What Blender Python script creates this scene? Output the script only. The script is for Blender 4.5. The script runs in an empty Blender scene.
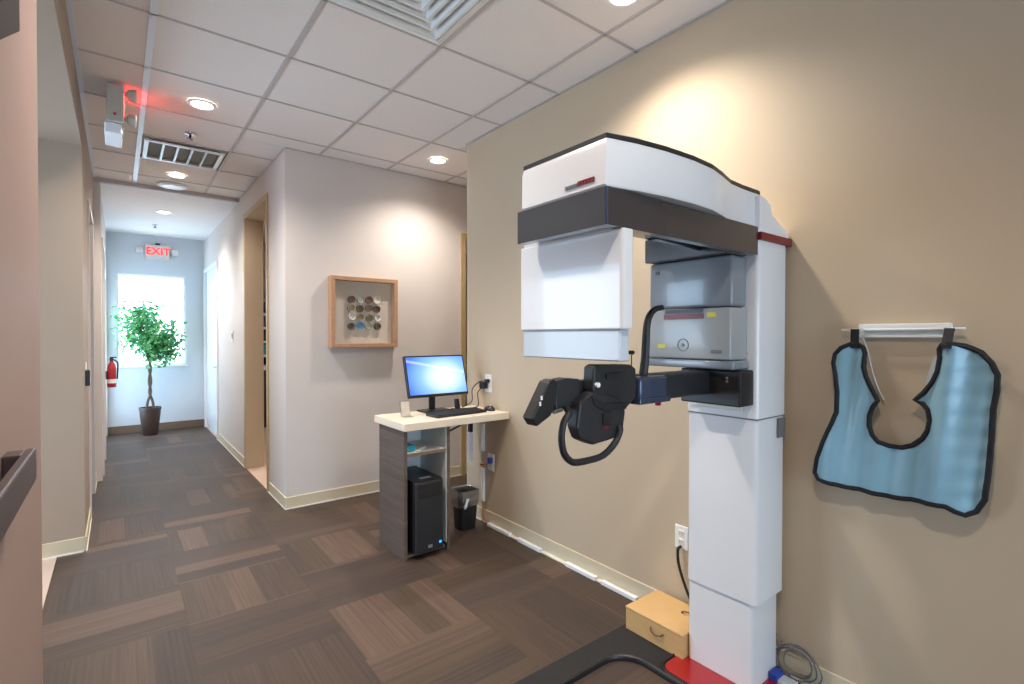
import bpy, bmesh, math, random
from mathutils import Vector, Matrix
random.seed(7)
scene = bpy.context.scene
C = bpy.context.collection

# ------------------------------------------------------------------ camera
F_PX, YAW, PITCH, ROLL, CAM_H = 505.4, .6626, -.0119, .0011, 1.437
CZ = 2.978          # ceiling height
WX = 2.233          # right wall
LX = -.18           # left wall
AY = 4.431          # wall carrying the shadow box
KX = 1.09           # right side of the corridor
FY = 9.355          # window wall at the far end
fw = Vector((math.sin(YAW)*math.cos(PITCH), math.cos(YAW)*math.cos(PITCH), math.sin(PITCH)))
rt = Vector((math.cos(YAW), -math.sin(YAW), 0)); up = rt.cross(fw)
cr, sr = math.cos(ROLL), math.sin(ROLL)
rt2 = cr*rt + sr*up; up2 = -sr*rt + cr*up
CAM = Vector((0, 0, CAM_H))
cam = bpy.data.cameras.new('camera'); co = bpy.data.objects.new('camera', cam); C.objects.link(co)
cam.sensor_width = 36; cam.lens = 36*F_PX/1024; cam.clip_start = .02; cam.clip_end = 200
co.matrix_world = Matrix(((rt2.x, up2.x, -fw.x, 0), (rt2.y, up2.y, -fw.y, 0), (rt2.z, up2.z, -fw.z, CAM_H), (0, 0, 0, 1)))
scene.camera = co

# ------------------------------------------------------------------ world, exposure
w = bpy.data.worlds.new('sky'); scene.world = w; w.use_nodes = True
bg = w.node_tree.nodes['Background']; bg.inputs[0].default_value = (.56, .77, 1.0, 1); bg.inputs[1].default_value = 6.5
vs = scene.view_settings
vs.view_transform = 'Standard'; vs.look = 'None'; vs.gamma = 1; vs.use_curve_mapping = False
vs.exposure = 0.62
CAN_W = 24.0        # watts of each recessed lamp
YB_ = -3.4
WARM = (1.0, .90, .80)

# window openings let the sky in: portals only guide the sampling
def portal(loc, rot, sx, sy):
    l = bpy.data.lights.new('window_portal', 'AREA'); l.shape = 'RECTANGLE'; l.size = sx; l.size_y = sy
    l.cycles.is_portal = True
    o = bpy.data.objects.new('window_portal', l); C.objects.link(o); o.location = loc; o.rotation_euler = rot
portal((.415, FY+.13, 1.665), (math.radians(-90), 0, 0), .9, 1.4)
portal((1.0, YB_-.02, 1.15), (math.radians(90), 0, 0), 2.1, 1.5)
portal((-2.22, 4.0, 1.5), (0, math.radians(-90), 0), 1.6, 2.4)
portal((LX-.16, 8.82, 1.12), (0, math.radians(-90), 0), 2.2, .85)

# ------------------------------------------------------------------ pixel -> point on a plane the thing touches
def ray(u, v): return rt2*((u-512)/F_PX) - up2*((v-342)/F_PX) + fw
def onX(u, v, x): d = ray(u, v); return CAM + d*(x/d.x)
def onY(u, v, y): d = ray(u, v); return CAM + d*(y/d.y)
def onZ(u, v, z): d = ray(u, v); return CAM + d*((z-CAM_H)/d.z)

# ------------------------------------------------------------------ materials
def lin(c): return tuple(((x/255)/12.92 if x/255 <= .04045 else ((x/255+.055)/1.055)**2.4) for x in c) + (1,)
MATS = {}
def mat(name, rgb, rough=.5, metal=0, spec=.5, noise=0, nscale=40, bump=0, bscale=200, emit=None, estr=0, coat=0, stretch=None, trans=0):
    if name in MATS: return MATS[name]
    m = bpy.data.materials.new(name); m.use_nodes = True; nt = m.node_tree; b = nt.nodes['Principled BSDF']
    b.inputs['Base Color'].default_value = lin(rgb); b.inputs['Roughness'].default_value = rough; b.inputs['Metallic'].default_value = metal
    b.inputs['Specular IOR Level'].default_value = spec; b.inputs['Coat Weight'].default_value = coat
    b.inputs['Transmission Weight'].default_value = trans
    tc = nt.nodes.new('ShaderNodeTexCoord'); mp = nt.nodes.new('ShaderNodeMapping')
    nt.links.new(tc.outputs['Object'], mp.inputs[0])
    if stretch: mp.inputs['Scale'].default_value = stretch
    if noise:
        n = nt.nodes.new('ShaderNodeTexNoise'); n.inputs['Scale'].default_value = nscale; n.inputs['Detail'].default_value = 4
        nt.links.new(mp.outputs[0], n.inputs['Vector'])
        r = nt.nodes.new('ShaderNodeMapRange'); r.inputs['From Min'].default_value = .3; r.inputs['From Max'].default_value = .7
        r.inputs['To Min'].default_value = 1-noise; r.inputs['To Max'].default_value = 1+noise
        nt.links.new(n.outputs['Fac'], r.inputs['Value'])
        mx = nt.nodes.new('ShaderNodeVectorMath'); mx.operation = 'SCALE'; mx.inputs[0].default_value = lin(rgb)[:3]
        nt.links.new(r.outputs[0], mx.inputs['Scale']); nt.links.new(mx.outputs[0], b.inputs['Base Color'])
    if bump:
        n2 = nt.nodes.new('ShaderNodeTexNoise'); n2.inputs['Scale'].default_value = bscale; nt.links.new(mp.outputs[0], n2.inputs['Vector'])
        bp = nt.nodes.new('ShaderNodeBump'); bp.inputs['Strength'].default_value = bump; bp.inputs['Distance'].default_value = .002
        nt.links.new(n2.outputs['Fac'], bp.inputs['Height']); nt.links.new(bp.outputs[0], b.inputs['Normal'])
    if emit: b.inputs['Emission Color'].default_value = lin(emit); b.inputs['Emission Strength'].default_value = estr
    MATS[name] = m
    return m
def M(n): return MATS[n]
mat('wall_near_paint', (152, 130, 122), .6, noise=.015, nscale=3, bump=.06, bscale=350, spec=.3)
mat('wall_paint', (196, 178, 152), .6, noise=.015, nscale=3, bump=.06, bscale=350, spec=.3)
mat('wall_paint_rose', (212, 205, 200), .6, noise=.015, nscale=3, bump=.06, bscale=350, spec=.3)
mat('wall_paint_grey', (200, 206, 212), .6, noise=.015, nscale=3, bump=.06, bscale=350, spec=.3)  # paler and bluer: glare around the corridor window is put into this colour
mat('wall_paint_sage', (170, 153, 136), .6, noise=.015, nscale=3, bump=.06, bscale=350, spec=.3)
mat('ceiling_paint', (226, 222, 220), .8, noise=.01, nscale=4)
mat('ceiling_tile', (234, 227, 222), .9, noise=.03, nscale=160, bump=.25, bscale=400, spec=.15)
mat('tee', (192, 184, 180), .5, spec=.3)
mat('tee_white', (228, 228, 236), .35)
mat('baseboard', (210, 198, 170), .45, noise=.02, nscale=8)
mat('baseboard_dark', (112, 92, 74), .5, noise=.06, nscale=20)
mat('white_edge', (240, 236, 228), .4)
mat('trim_wood', (182, 158, 116), .45, noise=.12, nscale=18, stretch=(6, 6, .5))
mat('door_white', (226, 228, 230), .35)
mat('subfloor', (88, 78, 72), .9)
mat('pale_tile', (196, 172, 156), .35, noise=.05, nscale=6)
mat('rail', (62, 50, 50), .4, noise=.1, nscale=8)
mat('dark_wood', (36, 26, 22), .8, spec=.2, noise=.15, nscale=10, stretch=(1, .2, 1))
mat('desk_laminate', (92, 80, 72), .45, noise=.24, nscale=4, stretch=(.8, .8, 16))
mat('desk_edge', (120, 98, 76), .5)
mat('worktop', (226, 214, 194), .35, noise=.02, nscale=60)
mat('melamine', (222, 224, 222), .4)
mat('gloss_white', (232, 233, 234), .22, coat=.4)
mat('cream_white', (226, 221, 206), .35)
mat('pale_blue_grey', (196, 206, 214), .25, coat=.3)
mat('head_grey', (128, 136, 144), .25, coat=.3)
mat('head_pale', (160, 164, 164), .3, coat=.2)
mat('band_black', (58, 54, 56), .22, coat=.5)
mat('cap_black', (44, 40, 42), .35)
mat('plastic_black', (26, 26, 28), .4)
mat('soft_black', (34, 35, 38), .5, noise=.05, nscale=30)
mat('steel_blue', (62, 72, 98), .25, metal=.3, coat=.3)
mat('red_gloss', (166, 16, 26), .25, coat=.5)
mat('red_paint', (170, 20, 34), .3, coat=.4)
mat('red_dark', (120, 18, 30), .4)
mat('mat_grey', (26, 25, 27), .75, noise=.05, nscale=60, bump=.1)
mat('yellow_label', (216, 206, 60), .5)
mat('print_grey', (110, 110, 112), .5)
mat('kraft', (204, 166, 112), .6, noise=.04, nscale=14, stretch=(1, 1, 5))
mat('leather', (96, 66, 38), .6)
mat('apron_blue', (138, 182, 200), .38, noise=.06, nscale=9, bump=.12, bscale=30, coat=.12)
mat('apron_black', (20, 20, 24), .7)
mat('white_metal', (228, 232, 230), .3)
mat('white_plastic', (236, 234, 230), .35)
mat('bright_white', (245, 245, 245), .4)
mat('frame_wood', (178, 138, 106), .5, noise=.1, nscale=14, stretch=(3, 3, 3))
mat('mount_board', (206, 198, 186), .8, noise=.02, nscale=30)
mat('silver', (190, 192, 196), .3, metal=.8)
mat('dark_slot', (112, 104, 84), .7)
mat('duct', (92, 88, 74), .7, metal=.2)
mat('leaf', (72, 146, 84), .5, noise=.3, nscale=12)
mat('leaf_light', (128, 190, 128), .5, noise=.2, nscale=12)
mat('bark', (88, 74, 64), .8, noise=.2, nscale=40)
mat('pot_brown', (66, 48, 40), .5, noise=.15, nscale=16, stretch=(5, 5, .6))
mat('soil', (50, 42, 34), .9)
mat('teal', (40, 150, 170), .4)
mat('blue_plug', (40, 70, 160), .4)
mat('dark_navy', (34, 44, 70), .5)
mat('copper', (176, 108, 66), .5)
mat('exit_white', (214, 212, 206), .4)
mat('exit_red', (200, 30, 30), .5, emit=(255, 50, 42), estr=1.6)
mat('exit_red_near', (200, 30, 30), .5, emit=(255, 50, 42), estr=14)
mat('exit_grey', (186, 184, 176), .45)
mat('lamp_lens', (240, 240, 236), .15)
mat('can_glow', (255, 250, 240), .5, emit=(255, 244, 226), estr=14)
mat('can_off', (236, 238, 244), .4)
mat('led_blue', (40, 120, 220), .4, emit=(40, 140, 255), estr=1.5)
mat('liner', (220, 222, 226), .3)

def leafy(name):
    m = MATS[name]; nt = m.node_tree; b = nt.nodes['Principled BSDF']; out = [n for n in nt.nodes if n.type == 'OUTPUT_MATERIAL'][0]
    tr_ = nt.nodes.new('ShaderNodeBsdfTranslucent'); mx_ = nt.nodes.new('ShaderNodeMixShader'); mx_.inputs[0].default_value = .5
    nt.links.new(b.inputs['Base Color'].links[0].from_socket, tr_.inputs[0]); nt.links.new(b.outputs[0], mx_.inputs[1]); nt.links.new(tr_.outputs[0], mx_.inputs[2]); nt.links.new(mx_.outputs[0], out.inputs[0])
leafy('leaf'); leafy('leaf_light')

def glass_mat(name, tint=(1, 1, 1), gloss=.06):
    m = bpy.data.materials.new(name); m.use_nodes = True; nt = m.node_tree; nt.nodes.clear()
    o = nt.nodes.new('ShaderNodeOutputMaterial'); mx = nt.nodes.new('ShaderNodeMixShader'); t = nt.nodes.new('ShaderNodeBsdfTransparent')
    g = nt.nodes.new('ShaderNodeBsdfGlossy'); g.inputs['Roughness'].default_value = .03; t.inputs[0].default_value = (*tint, 1)
    mx.inputs[0].default_value = gloss
    nt.links.new(t.outputs[0], mx.inputs[1]); nt.links.new(g.outputs[0], mx.inputs[2]); nt.links.new(mx.outputs[0], o.inputs[0])
    if name == 'clear_film': g.inputs['Roughness'].default_value = .35
    MATS[name] = m
glass_mat('pane_glass'); glass_mat('clear_film', (.9, .92, .95), .45); glass_mat('acrylic', (.88, .88, .9), .12)

def carpet_mat(name, axis):
    # four bands across the tile, fine streaks along it; tone differs from tile to tile
    m = bpy.data.materials.new(name); m.use_nodes = True; nt = m.node_tree; b = nt.nodes['Principled BSDF']; L = nt.links.new
    b.inputs['Roughness'].default_value = .55; b.inputs['Specular IOR Level'].default_value = .26
    tc = nt.nodes.new('ShaderNodeTexCoord'); sp = nt.nodes.new('ShaderNodeSeparateXYZ'); L(tc.outputs['Object'], sp.inputs[0])
    inf = nt.nodes.new('ShaderNodeObjectInfo')
    across, along = ('Y', 'X') if axis == 'x' else ('X', 'Y')
    size = .515 if axis == 'x' else .585
    a = nt.nodes.new('ShaderNodeMath'); a.operation = 'MULTIPLY'; a.inputs[1].default_value = 4/size; L(sp.outputs[across], a.inputs[0])
    wob = nt.nodes.new('ShaderNodeMath'); wob.operation = 'MULTIPLY_ADD'; wob.inputs[1].default_value = 1.7; L(inf.outputs['Random'], wob.inputs[0]); L(a.outputs[0], wob.inputs[2])
    fl = nt.nodes.new('ShaderNodeMath'); fl.operation = 'FLOOR'; L(wob.outputs[0], fl.inputs[0])
    rnd = nt.nodes.new('ShaderNodeMath'); rnd.operation = 'MULTIPLY'; rnd.inputs[1].default_value = 531.7; L(inf.outputs['Random'], rnd.inputs[0])
    cb = nt.nodes.new('ShaderNodeCombineXYZ'); L(fl.outputs[0], cb.inputs[0]); L(rnd.outputs[0], cb.inputs[1])
    wn = nt.nodes.new('ShaderNodeTexWhiteNoise'); L(cb.outputs[0], wn.inputs['Vector'])
    ramp = nt.nodes.new('ShaderNodeValToRGB'); cr_ = ramp.color_ramp; cr_.interpolation = 'CONSTANT'
    cols = [(0, (74, 61, 53)), (.38, (69, 58, 52)), (.62, (77, 64, 53)), (.80, (83, 68, 58)), (.90, (93, 75, 64))]
    cr_.elements[0].position = 0; cr_.elements[0].color = lin(cols[0][1]); cr_.elements[1].position = cols[1][0]; cr_.elements[1].color = lin(cols[1][1])
    for p, c in cols[2:]: e = cr_.elements.new(p); e.color = lin(c)
    L(wn.outputs['Value'], ramp.inputs[0])
    mp = nt.nodes.new('ShaderNodeMapping'); L(tc.outputs['Object'], mp.inputs[0])
    mp.inputs['Scale'].default_value = (1.6, 95, 1) if axis == 'x' else (95, 1.6, 1)
    cb2 = nt.nodes.new('ShaderNodeCombineXYZ'); L(rnd.outputs[0], cb2.inputs[2]); L(cb2.outputs[0], mp.inputs['Location'])
    n = nt.nodes.new('ShaderNodeTexNoise'); n.inputs['Scale'].default_value = 1; n.inputs['Detail'].default_value = 5; L(mp.outputs[0], n.inputs['Vector'])
    mr = nt.nodes.new('ShaderNodeMapRange'); mr.inputs['From Min'].default_value = .25; mr.inputs['From Max'].default_value = .75
    mr.inputs['To Min'].default_value = .76; mr.inputs['To Max'].default_value = 1.24; L(n.outputs['Fac'], mr.inputs['Value'])
    sc = nt.nodes.new('ShaderNodeVectorMath'); sc.operation = 'SCALE'; L(ramp.outputs[0], sc.inputs[0]); L(mr.outputs[0], sc.inputs['Scale'])
    L(sc.outputs[0], b.inputs['Base Color'])
    n2 = nt.nodes.new('ShaderNodeTexNoise'); n2.inputs['Scale'].default_value = 300; L(tc.outputs['Object'], n2.inputs['Vector'])
    bp = nt.nodes.new('ShaderNodeBump'); bp.inputs['Strength'].default_value = .35; bp.inputs['Distance'].default_value = .002
    L(n2.outputs['Fac'], bp.inputs['Height']); L(bp.outputs[0], b.inputs['Normal'])
    MATS[name] = m
carpet_mat('carpet_x', 'x'); carpet_mat('carpet_y', 'y')

def screen_mat():
    m = bpy.data.materials.new('screen'); m.use_nodes = True; nt = m.node_tree; b = nt.nodes['Principled BSDF']; L = nt.links.new
    b.inputs['Base Color'].default_value = (.01, .01, .02, 1); b.inputs['Roughness'].default_value = .2
    tc = nt.nodes.new('ShaderNodeTexCoord'); sp = nt.nodes.new('ShaderNodeSeparateXYZ'); L(tc.outputs['Generated'], sp.inputs[0])
    # pale glow right of the middle, deep blue at the edges, a faint swoosh upper left
    mp = nt.nodes.new('ShaderNodeMapping'); mp.inputs['Location'].default_value = (-.62*1.25, 0, -.45*1.0); mp.inputs['Scale'].default_value = (1.25, 0, 1.0); L(tc.outputs['Generated'], mp.inputs[0])
    ln = nt.nodes.new('ShaderNodeVectorMath'); ln.operation = 'LENGTH'; L(mp.outputs[0], ln.inputs[0])
    r = nt.nodes.new('ShaderNodeValToRGB'); e = r.color_ramp.elements
    e[0].position = 0; e[0].color = lin((228, 242, 255)); e[1].position = .85; e[1].color = lin((62, 112, 246))
    x = e.new(.26); x.color = lin((200, 226, 255)); x = e.new(.52); x.color = lin((128, 178, 255))
    L(ln.outputs['Value'], r.inputs[0])
    # swoosh: z = .93 - .9*(x-.05)^... thin band
    px = nt.nodes.new('ShaderNodeMath'); px.operation = 'MULTIPLY_ADD'; L(sp.outputs[0], px.inputs[0]); px.inputs[1].default_value = -.35; px.inputs[2].default_value = .9
    df = nt.nodes.new('ShaderNodeMath'); df.operation = 'SUBTRACT'; L(sp.outputs[2], df.inputs[0]); L(px.outputs[0], df.inputs[1])
    ab = nt.nodes.new('ShaderNodeMath'); ab.operation = 'ABSOLUTE'; L(df.outputs[0], ab.inputs[0])
    sw = nt.nodes.new('ShaderNodeMapRange'); sw.inputs['From Min'].default_value = 0; sw.inputs['From Max'].default_value = .05; sw.inputs['To Min'].default_value = .35; sw.inputs['To Max'].default_value = 0; L(ab.outputs[0], sw.inputs['Value'])
    mx = nt.nodes.new('ShaderNodeMixRGB'); L(sw.outputs[0], mx.inputs[0]); L(r.outputs[0], mx.inputs[1]); mx.inputs[2].default_value = (1, 1, 1, 1)
    L(mx.outputs[0], b.inputs['Emission Color']); b.inputs['Emission Strength'].default_value = 1.0
    MATS['screen'] = m
screen_mat()

# ------------------------------------------------------------------ builders
def obj(name, bm, m, parent=None, smooth=False):
    if parent is not None and parent.parent is None: off = parent.location
    elif parent is not None: off = parent.parent.location + parent.location
    else: off = Vector((0, 0, 0))
    bmesh.ops.recalc_face_normals(bm, faces=bm.faces)
    if off.length: bmesh.ops.translate(bm, verts=bm.verts, vec=-off)
    me = bpy.data.meshes.new(name); bm.to_mesh(me); bm.free()
    if isinstance(m, str): m = MATS[m]
    me.materials.append(m)
    if smooth:
        for p in me.polygons: p.use_smooth = True
        try: me.set_sharp_from_angle(angle=math.radians(38))
        except Exception: pass
    o = bpy.data.objects.new(name, me); C.objects.link(o)
    if parent is not None: o.parent = parent
    return o
def thing(name, label, cat, loc, group=None):
    o = bpy.data.objects.new(name, None); C.objects.link(o); o.location = loc; o.empty_display_size = .05
    o['label'] = label; o['category'] = cat
    if group: o['group'] = group
    return o
def tag(o, label, cat, group=None, kind=None):
    o['label'] = label; o['category'] = cat
    if group: o['group'] = group
    if kind: o['kind'] = kind
    return o
def struct(name, bm, m, label=None, cat=None, parent=None):
    o = obj(name, bm, m, parent)
    if parent is None:
        o['kind'] = 'structure'
        if label: o['label'] = label
        if cat: o['category'] = cat
    return o
def BM(): return bmesh.new()
def box(x0, x1, y0, y1, z0, z1, bev=0, seg=2, bm=None):
    own = bm is None
    t = BM()
    bmesh.ops.create_cube(t, size=1)
    for v in t.verts: v.co = Vector(((x0+x1)/2 + v.co.x*(x1-x0), (y0+y1)/2 + v.co.y*(y1-y0), (z0+z1)/2 + v.co.z*(z1-z0)))
    if bev: bmesh.ops.bevel(t, geom=list(t.edges), offset=bev, segments=seg, affect='EDGES', profile=.5)
    if own: return t
    merge(bm, t); return bm
def merge(bm, t):
    me = bpy.data.meshes.new('tmp'); t.to_mesh(me); t.free(); bm.from_mesh(me); bpy.data.meshes.remove(me)
def prism(pts, axis, lo, hi, bev=0, seg=2, bm=None):
    # pts: 2-D outline; axis 'x': (y,z), 'y': (x,z), 'z': (x,y)
    t = BM()
    def p3(p, h): return {'x': (h, p[0], p[1]), 'y': (p[0], h, p[1]), 'z': (p[0], p[1], h)}[axis]
    a = [t.verts.new(p3(p, lo)) for p in pts]; b = [t.verts.new(p3(p, hi)) for p in pts]
    t.faces.new(a); t.faces.new(list(reversed(b))); n = len(pts)
    for i in range(n): t.faces.new((a[i], b[i], b[(i+1) % n], a[(i+1) % n]))
    bmesh.ops.recalc_face_normals(t, faces=t.faces)
    if bev: bmesh.ops.bevel(t, geom=list(t.edges), offset=bev, segments=seg, affect='EDGES', profile=.5, clamp_overlap=True)
    if bm is None: return t
    merge(bm, t); return bm
def loft(loops, cap=True, bm=None):
    t = BM(); vs_ = [[t.verts.new(p) for p in l] for l in loops]; n = len(loops[0])
    for a, b in zip(vs_, vs_[1:]):
        for i in range(n): t.faces.new((a[i], b[i], b[(i+1) % n], a[(i+1) % n]))
    if cap: t.faces.new(vs_[0]); t.faces.new(list(reversed(vs_[-1])))
    if bm is None: return t
    merge(bm, t); return bm
def tube(pts, r, n=10, closed=False, bm=None, cap=True):
    pts = [Vector(p) for p in pts]; k = len(pts); rs = r if isinstance(r, (list, tuple)) else [r]*k
    t = BM(); rings = []; nrm = None
    for i, p in enumerate(pts):
        if closed: d = pts[(i+1) % k]-pts[i-1]
        else: d = pts[min(i+1, k-1)]-pts[max(i-1, 0)]
        d.normalize()
        if nrm is None:
            nrm = d.orthogonal().normalized()
        nrm = (nrm - d*nrm.dot(d)); nrm = nrm.normalized() if nrm.length > 1e-6 else d.orthogonal().normalized()
        bi = d.cross(nrm)
        rings.append([t.verts.new(p + nrm*math.cos(2*math.pi*j/n)*rs[i] + bi*math.sin(2*math.pi*j/n)*rs[i]) for j in range(n)])
    for i in range(k if closed else k-1):
        a, b = rings[i], rings[(i+1) % k]
        sh = 0
        if closed and i == k-1:
            sh = min(range(n), key=lambda s: sum((a[j].co-b[(j+s) % n].co).length for j in range(n)))
        for j in range(n): t.faces.new((a[j], a[(j+1) % n], b[(j+1+sh) % n], b[(j+sh) % n]))
    if cap and not closed: t.faces.new(rings[0]); t.faces.new(list(reversed(rings[-1])))
    if bm is None: return t
    merge(bm, t); return bm
def lathe(prof, c, n=24, axis='z', bm=None):
    t = BM(); rings = []
    for r, h in prof:
        ring = []
        for j in range(n):
            a = 2*math.pi*j/n; x, y = max(r, 1e-4)*math.cos(a), max(r, 1e-4)*math.sin(a)
            p = {'z': (x, y, h), 'x': (h, x, y), 'y': (x, h, y)}[axis]
            ring.append(t.verts.new(Vector(c)+Vector(p)))
        rings.append(ring)
    for a, b in zip(rings, rings[1:]):
        for j in range(n): t.faces.new((a[j], a[(j+1) % n], b[(j+1) % n], b[j]))
    if prof[0][0] < 1e-3: t.faces.new(rings[0])
    if prof[-1][0] < 1e-3: t.faces.new(list(reversed(rings[-1])))
    if prof[0][0] >= 1e-3 and prof[-1][0] >= 1e-3:
        for j in range(n): t.faces.new((rings[-1][j], rings[-1][(j+1) % n], rings[0][(j+1) % n], rings[0][j]))
    if bm is None: return t
    merge(bm, t); return bm
def smooth_pts(pts, n=6, closed=False):
    pts = [Vector(p) for p in pts]; k = len(pts); out = []
    rng = range(k) if closed else range(k-1)
    for i in rng:
        if closed: a, b, c, d = pts[i-1], pts[i], pts[(i+1) % k], pts[(i+2) % k]
        else: a, b, c, d = pts[max(i-1, 0)], pts[i], pts[i+1], pts[min(i+2, k-1)]
        for j in range(n):
            t = j/n
            out.append(.5*((2*b)+(c-a)*t+(2*a-5*b+4*c-d)*t*t+(3*b-a-3*c+d)*t*t*t))
    if not closed: out.append(pts[-1])
    return out
def rrect(x0, x1, y0, y1, r, n=6):
    out = []
    for cx, cy, a0 in ((x1-r, y1-r, 0), (x0+r, y1-r, 90), (x0+r, y0+r, 180), (x1-r, y0+r, 270)):
        for j in range(n+1):
            a = math.radians(a0+90*j/n); out.append((cx+r*math.cos(a), cy+r*math.sin(a)))
    return out
def text_bm(txt, size, depth, mtx, font_scale_x=1.0):
    cu = bpy.data.curves.new('lettering', 'FONT'); cu.body = txt; cu.size = size; cu.extrude = depth; cu.align_x = 'CENTER'; cu.align_y = 'CENTER'; cu.resolution_u = 2
    cu.offset = size*.02
    o = bpy.data.objects.new('lettering_source', cu); C.objects.link(o)
    bpy.context.view_layer.update()
    me = bpy.data.meshes.new_from_object(o.evaluated_get(bpy.context.evaluated_depsgraph_get()))
    bpy.data.objects.remove(o); bpy.data.curves.remove(cu)
    me.transform(mtx @ Matrix.Diagonal((font_scale_x, 1, 1, 1)))
    t = BM(); t.from_mesh(me); bpy.data.meshes.remove(me)
    return t

# ================================================================== THE SETTING
T = .61; GA, GB = .7552, 2.3714       # ceiling grid phase
SOF = 6.42                            # where the tiled ceiling stops
OPEN0, OPEN1, OPEN_Z = 2.02, 4.39, 2.69      # side passage on the left
YB = -3.4                             # wall behind the photographer
PASS_X = 5.2                          # end of the passage on the right

# floor with its carpet tiles
fl = BM()
box(-.32, WX+.12, YB-.12, AY, -.06, -.006, bm=fl); box(WX+.12, PASS_X, 3.35, AY, -.06, -.006, bm=fl)
box(-.32, KX+.0, AY, FY, -.06, -.006, bm=fl)
floor = struct('floor', fl, 'subfloor', 'carpeted floor of patterned brown tiles along hall and corridor', 'floor')
PX, PY = .585, .515
tiles = {}
for d in 'xy':
    t = box(-PX/2+.0001, PX/2-.0001, -PY/2+.0001, PY/2-.0001, -.006, 0)
    me = bpy.data.meshes.new('carpet_tile'); t.to_mesh(me); t.free(); me.materials.append(MATS['carpet_'+d]); tiles[d] = me
def carpet_piece(x0, x1, y0, y1, d):
    if x1-x0 < .01 or y1-y0 < .01: return
    o = bpy.data.objects.new('carpet_tile', tiles[d])
    C.objects.link(o); o.parent = floor; o.location = ((x0+x1)/2, (y0+y1)/2, 0)
    o.scale = ((x1-x0)/PX, (y1-y0)/PY, 1)
for ci in range(-1, 9):
    cx0 = .27+ci*PX; cx1 = cx0+PX
    shift = -.29 if ci in (1, 2) else 0
    for ri in range(-6, 15):
        cy0 = 2.44+shift+ri*PY; cy1 = cy0+PY
        d = 'x' if (ci+ri) % 2 == 0 else 'y'
        if cy1 < -.6: continue
        if cy0 < AY:
            a0, a1 = max(cx0, -.32), min(cx1, WX if cy0 < 3.4 else PASS_X)
            carpet_piece(a0, a1, max(cy0, -1.2), min(cy1, AY), d)
        if cy1 > AY and cx0 < KX: carpet_piece(max(cx0, -.32), min(cx1, KX), max(cy0, AY), min(cy1, FY), d)
# pale tiled floors of the rooms beside the hall
struct('floor_side', box(-2.32, -.32, .6, 6.0, -.06, .001), 'pale_tile', 'pale tile floor of the side passage on the left', 'floor')
struct('floor_room', box(KX, PASS_X, AY, FY, -.06, .001), 'pale_tile', 'pale tile floor seen through the corridor doorway', 'floor')

# ceiling: slab, tiles, tees
cl = BM()
box(LX-.12, WX+.12, YB-.12, AY+.12, CZ+.02, CZ+.1, bm=cl); box(WX+.12, PASS_X, 3.3, AY+.12, CZ+.02, CZ+.1, bm=cl); box(LX-.12, KX+.16, AY+.12, SOF, CZ+.02, CZ+.1, bm=cl)
ceil = struct('ceiling', cl, 'ceiling_paint', 'suspended ceiling of white square tiles in a metal grid', 'ceiling')
struct('ceiling_corridor', box(LX-.12, KX+.16, SOF, FY+.14, CZ-.035, CZ+.1), 'ceiling_paint', 'smooth white plaster ceiling of the far corridor', 'ceiling')
ct = box(-T/2+.005, T/2-.005, -T/2+.005, T/2-.005, .003, .02)
ctm = bpy.data.meshes.new('ceiling_tile'); ct.to_mesh(ctm); ct.free(); ctm.materials.append(MATS['ceiling_tile'])
DIFF = (0, -1); VENT = (-1, 4)
def in_ceiling(x, y):
    if y < AY: return LX < x < WX or (x > WX and y > 3.455 and x < PASS_X)
    return LX < x < KX and y < SOF
def clip_tile(x0, x1, y0, y1):
    out = []
    for (a0, a1, b0, b1) in ((LX, WX, YB, AY), (WX, PASS_X, 3.455, AY), (LX, KX, AY, SOF)):
        q = (max(x0, a0), min(x1, a1), max(y0, b0), min(y1, b1))
        if q[1]-q[0] > .02 and q[3]-q[2] > .02: out.append(q)
    # join pieces split only by the zone borders
    if len(out) == 2:
        a, b = out
        if abs(a[1]-b[0]) < 1e-6 and a[2:] == b[2:]: out = [(a[0], b[1], a[2], a[3])]
        elif abs(a[3]-b[2]) < 1e-6 and a[:2] == b[:2]: out = [(a[0], a[1], a[2], b[3])]
    return out
for i in range(-2, 8):
    for j in range(-6, 8):
        if (i, j) in (DIFF, VENT): continue
        for q in clip_tile(GA+i*T, GA+(i+1)*T, GB+j*T, GB+(j+1)*T):
            o = bpy.data.objects.new('ceiling_tile', ctm); C.objects.link(o); o.parent = ceil
            o.location = ((q[0]+q[1])/2, (q[2]+q[3])/2, CZ); o.scale = ((q[1]-q[0])/T, (q[3]-q[2])/T, 1)
def tee(x0, x1, y0, y1, m='tee'):
    return obj('ceiling_tee', box(x0, x1, y0, y1, CZ-.003, CZ+.02), m, ceil)
for i in range(-1, 8):
    x = GA+i*T
    if x < WX: tee(x-(.016 if i == -1 else .010), x+(.016 if i == -1 else .010), YB, AY if x > KX else SOF, 'tee_white' if i == -1 else 'tee')
    elif x < PASS_X: tee(x-.012, x+.012, 3.455, AY)
for j in range(-6, 8):
    y = GB+j*T
    if y < YB: continue
    if y < 3.455: tee(LX, WX, y-.006, y+.006)
    elif y < AY: tee(LX, PASS_X, y-.006, y+.006)
    elif y < SOF: tee(LX, KX, y-.006, y+.006)
tee(LX, LX+.022, YB, SOF, 'tee_white')
tee(WX-.02, WX, YB, 3.455); tee(KX, PASS_X, AY-.02, AY)
struct('trim_1', box(LX, KX, SOF-.03, SOF+.02, CZ-.04, CZ+.02), 'tee', 'thin grey lip where the tiled ceiling meets the plaster ceiling', 'trim')

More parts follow.
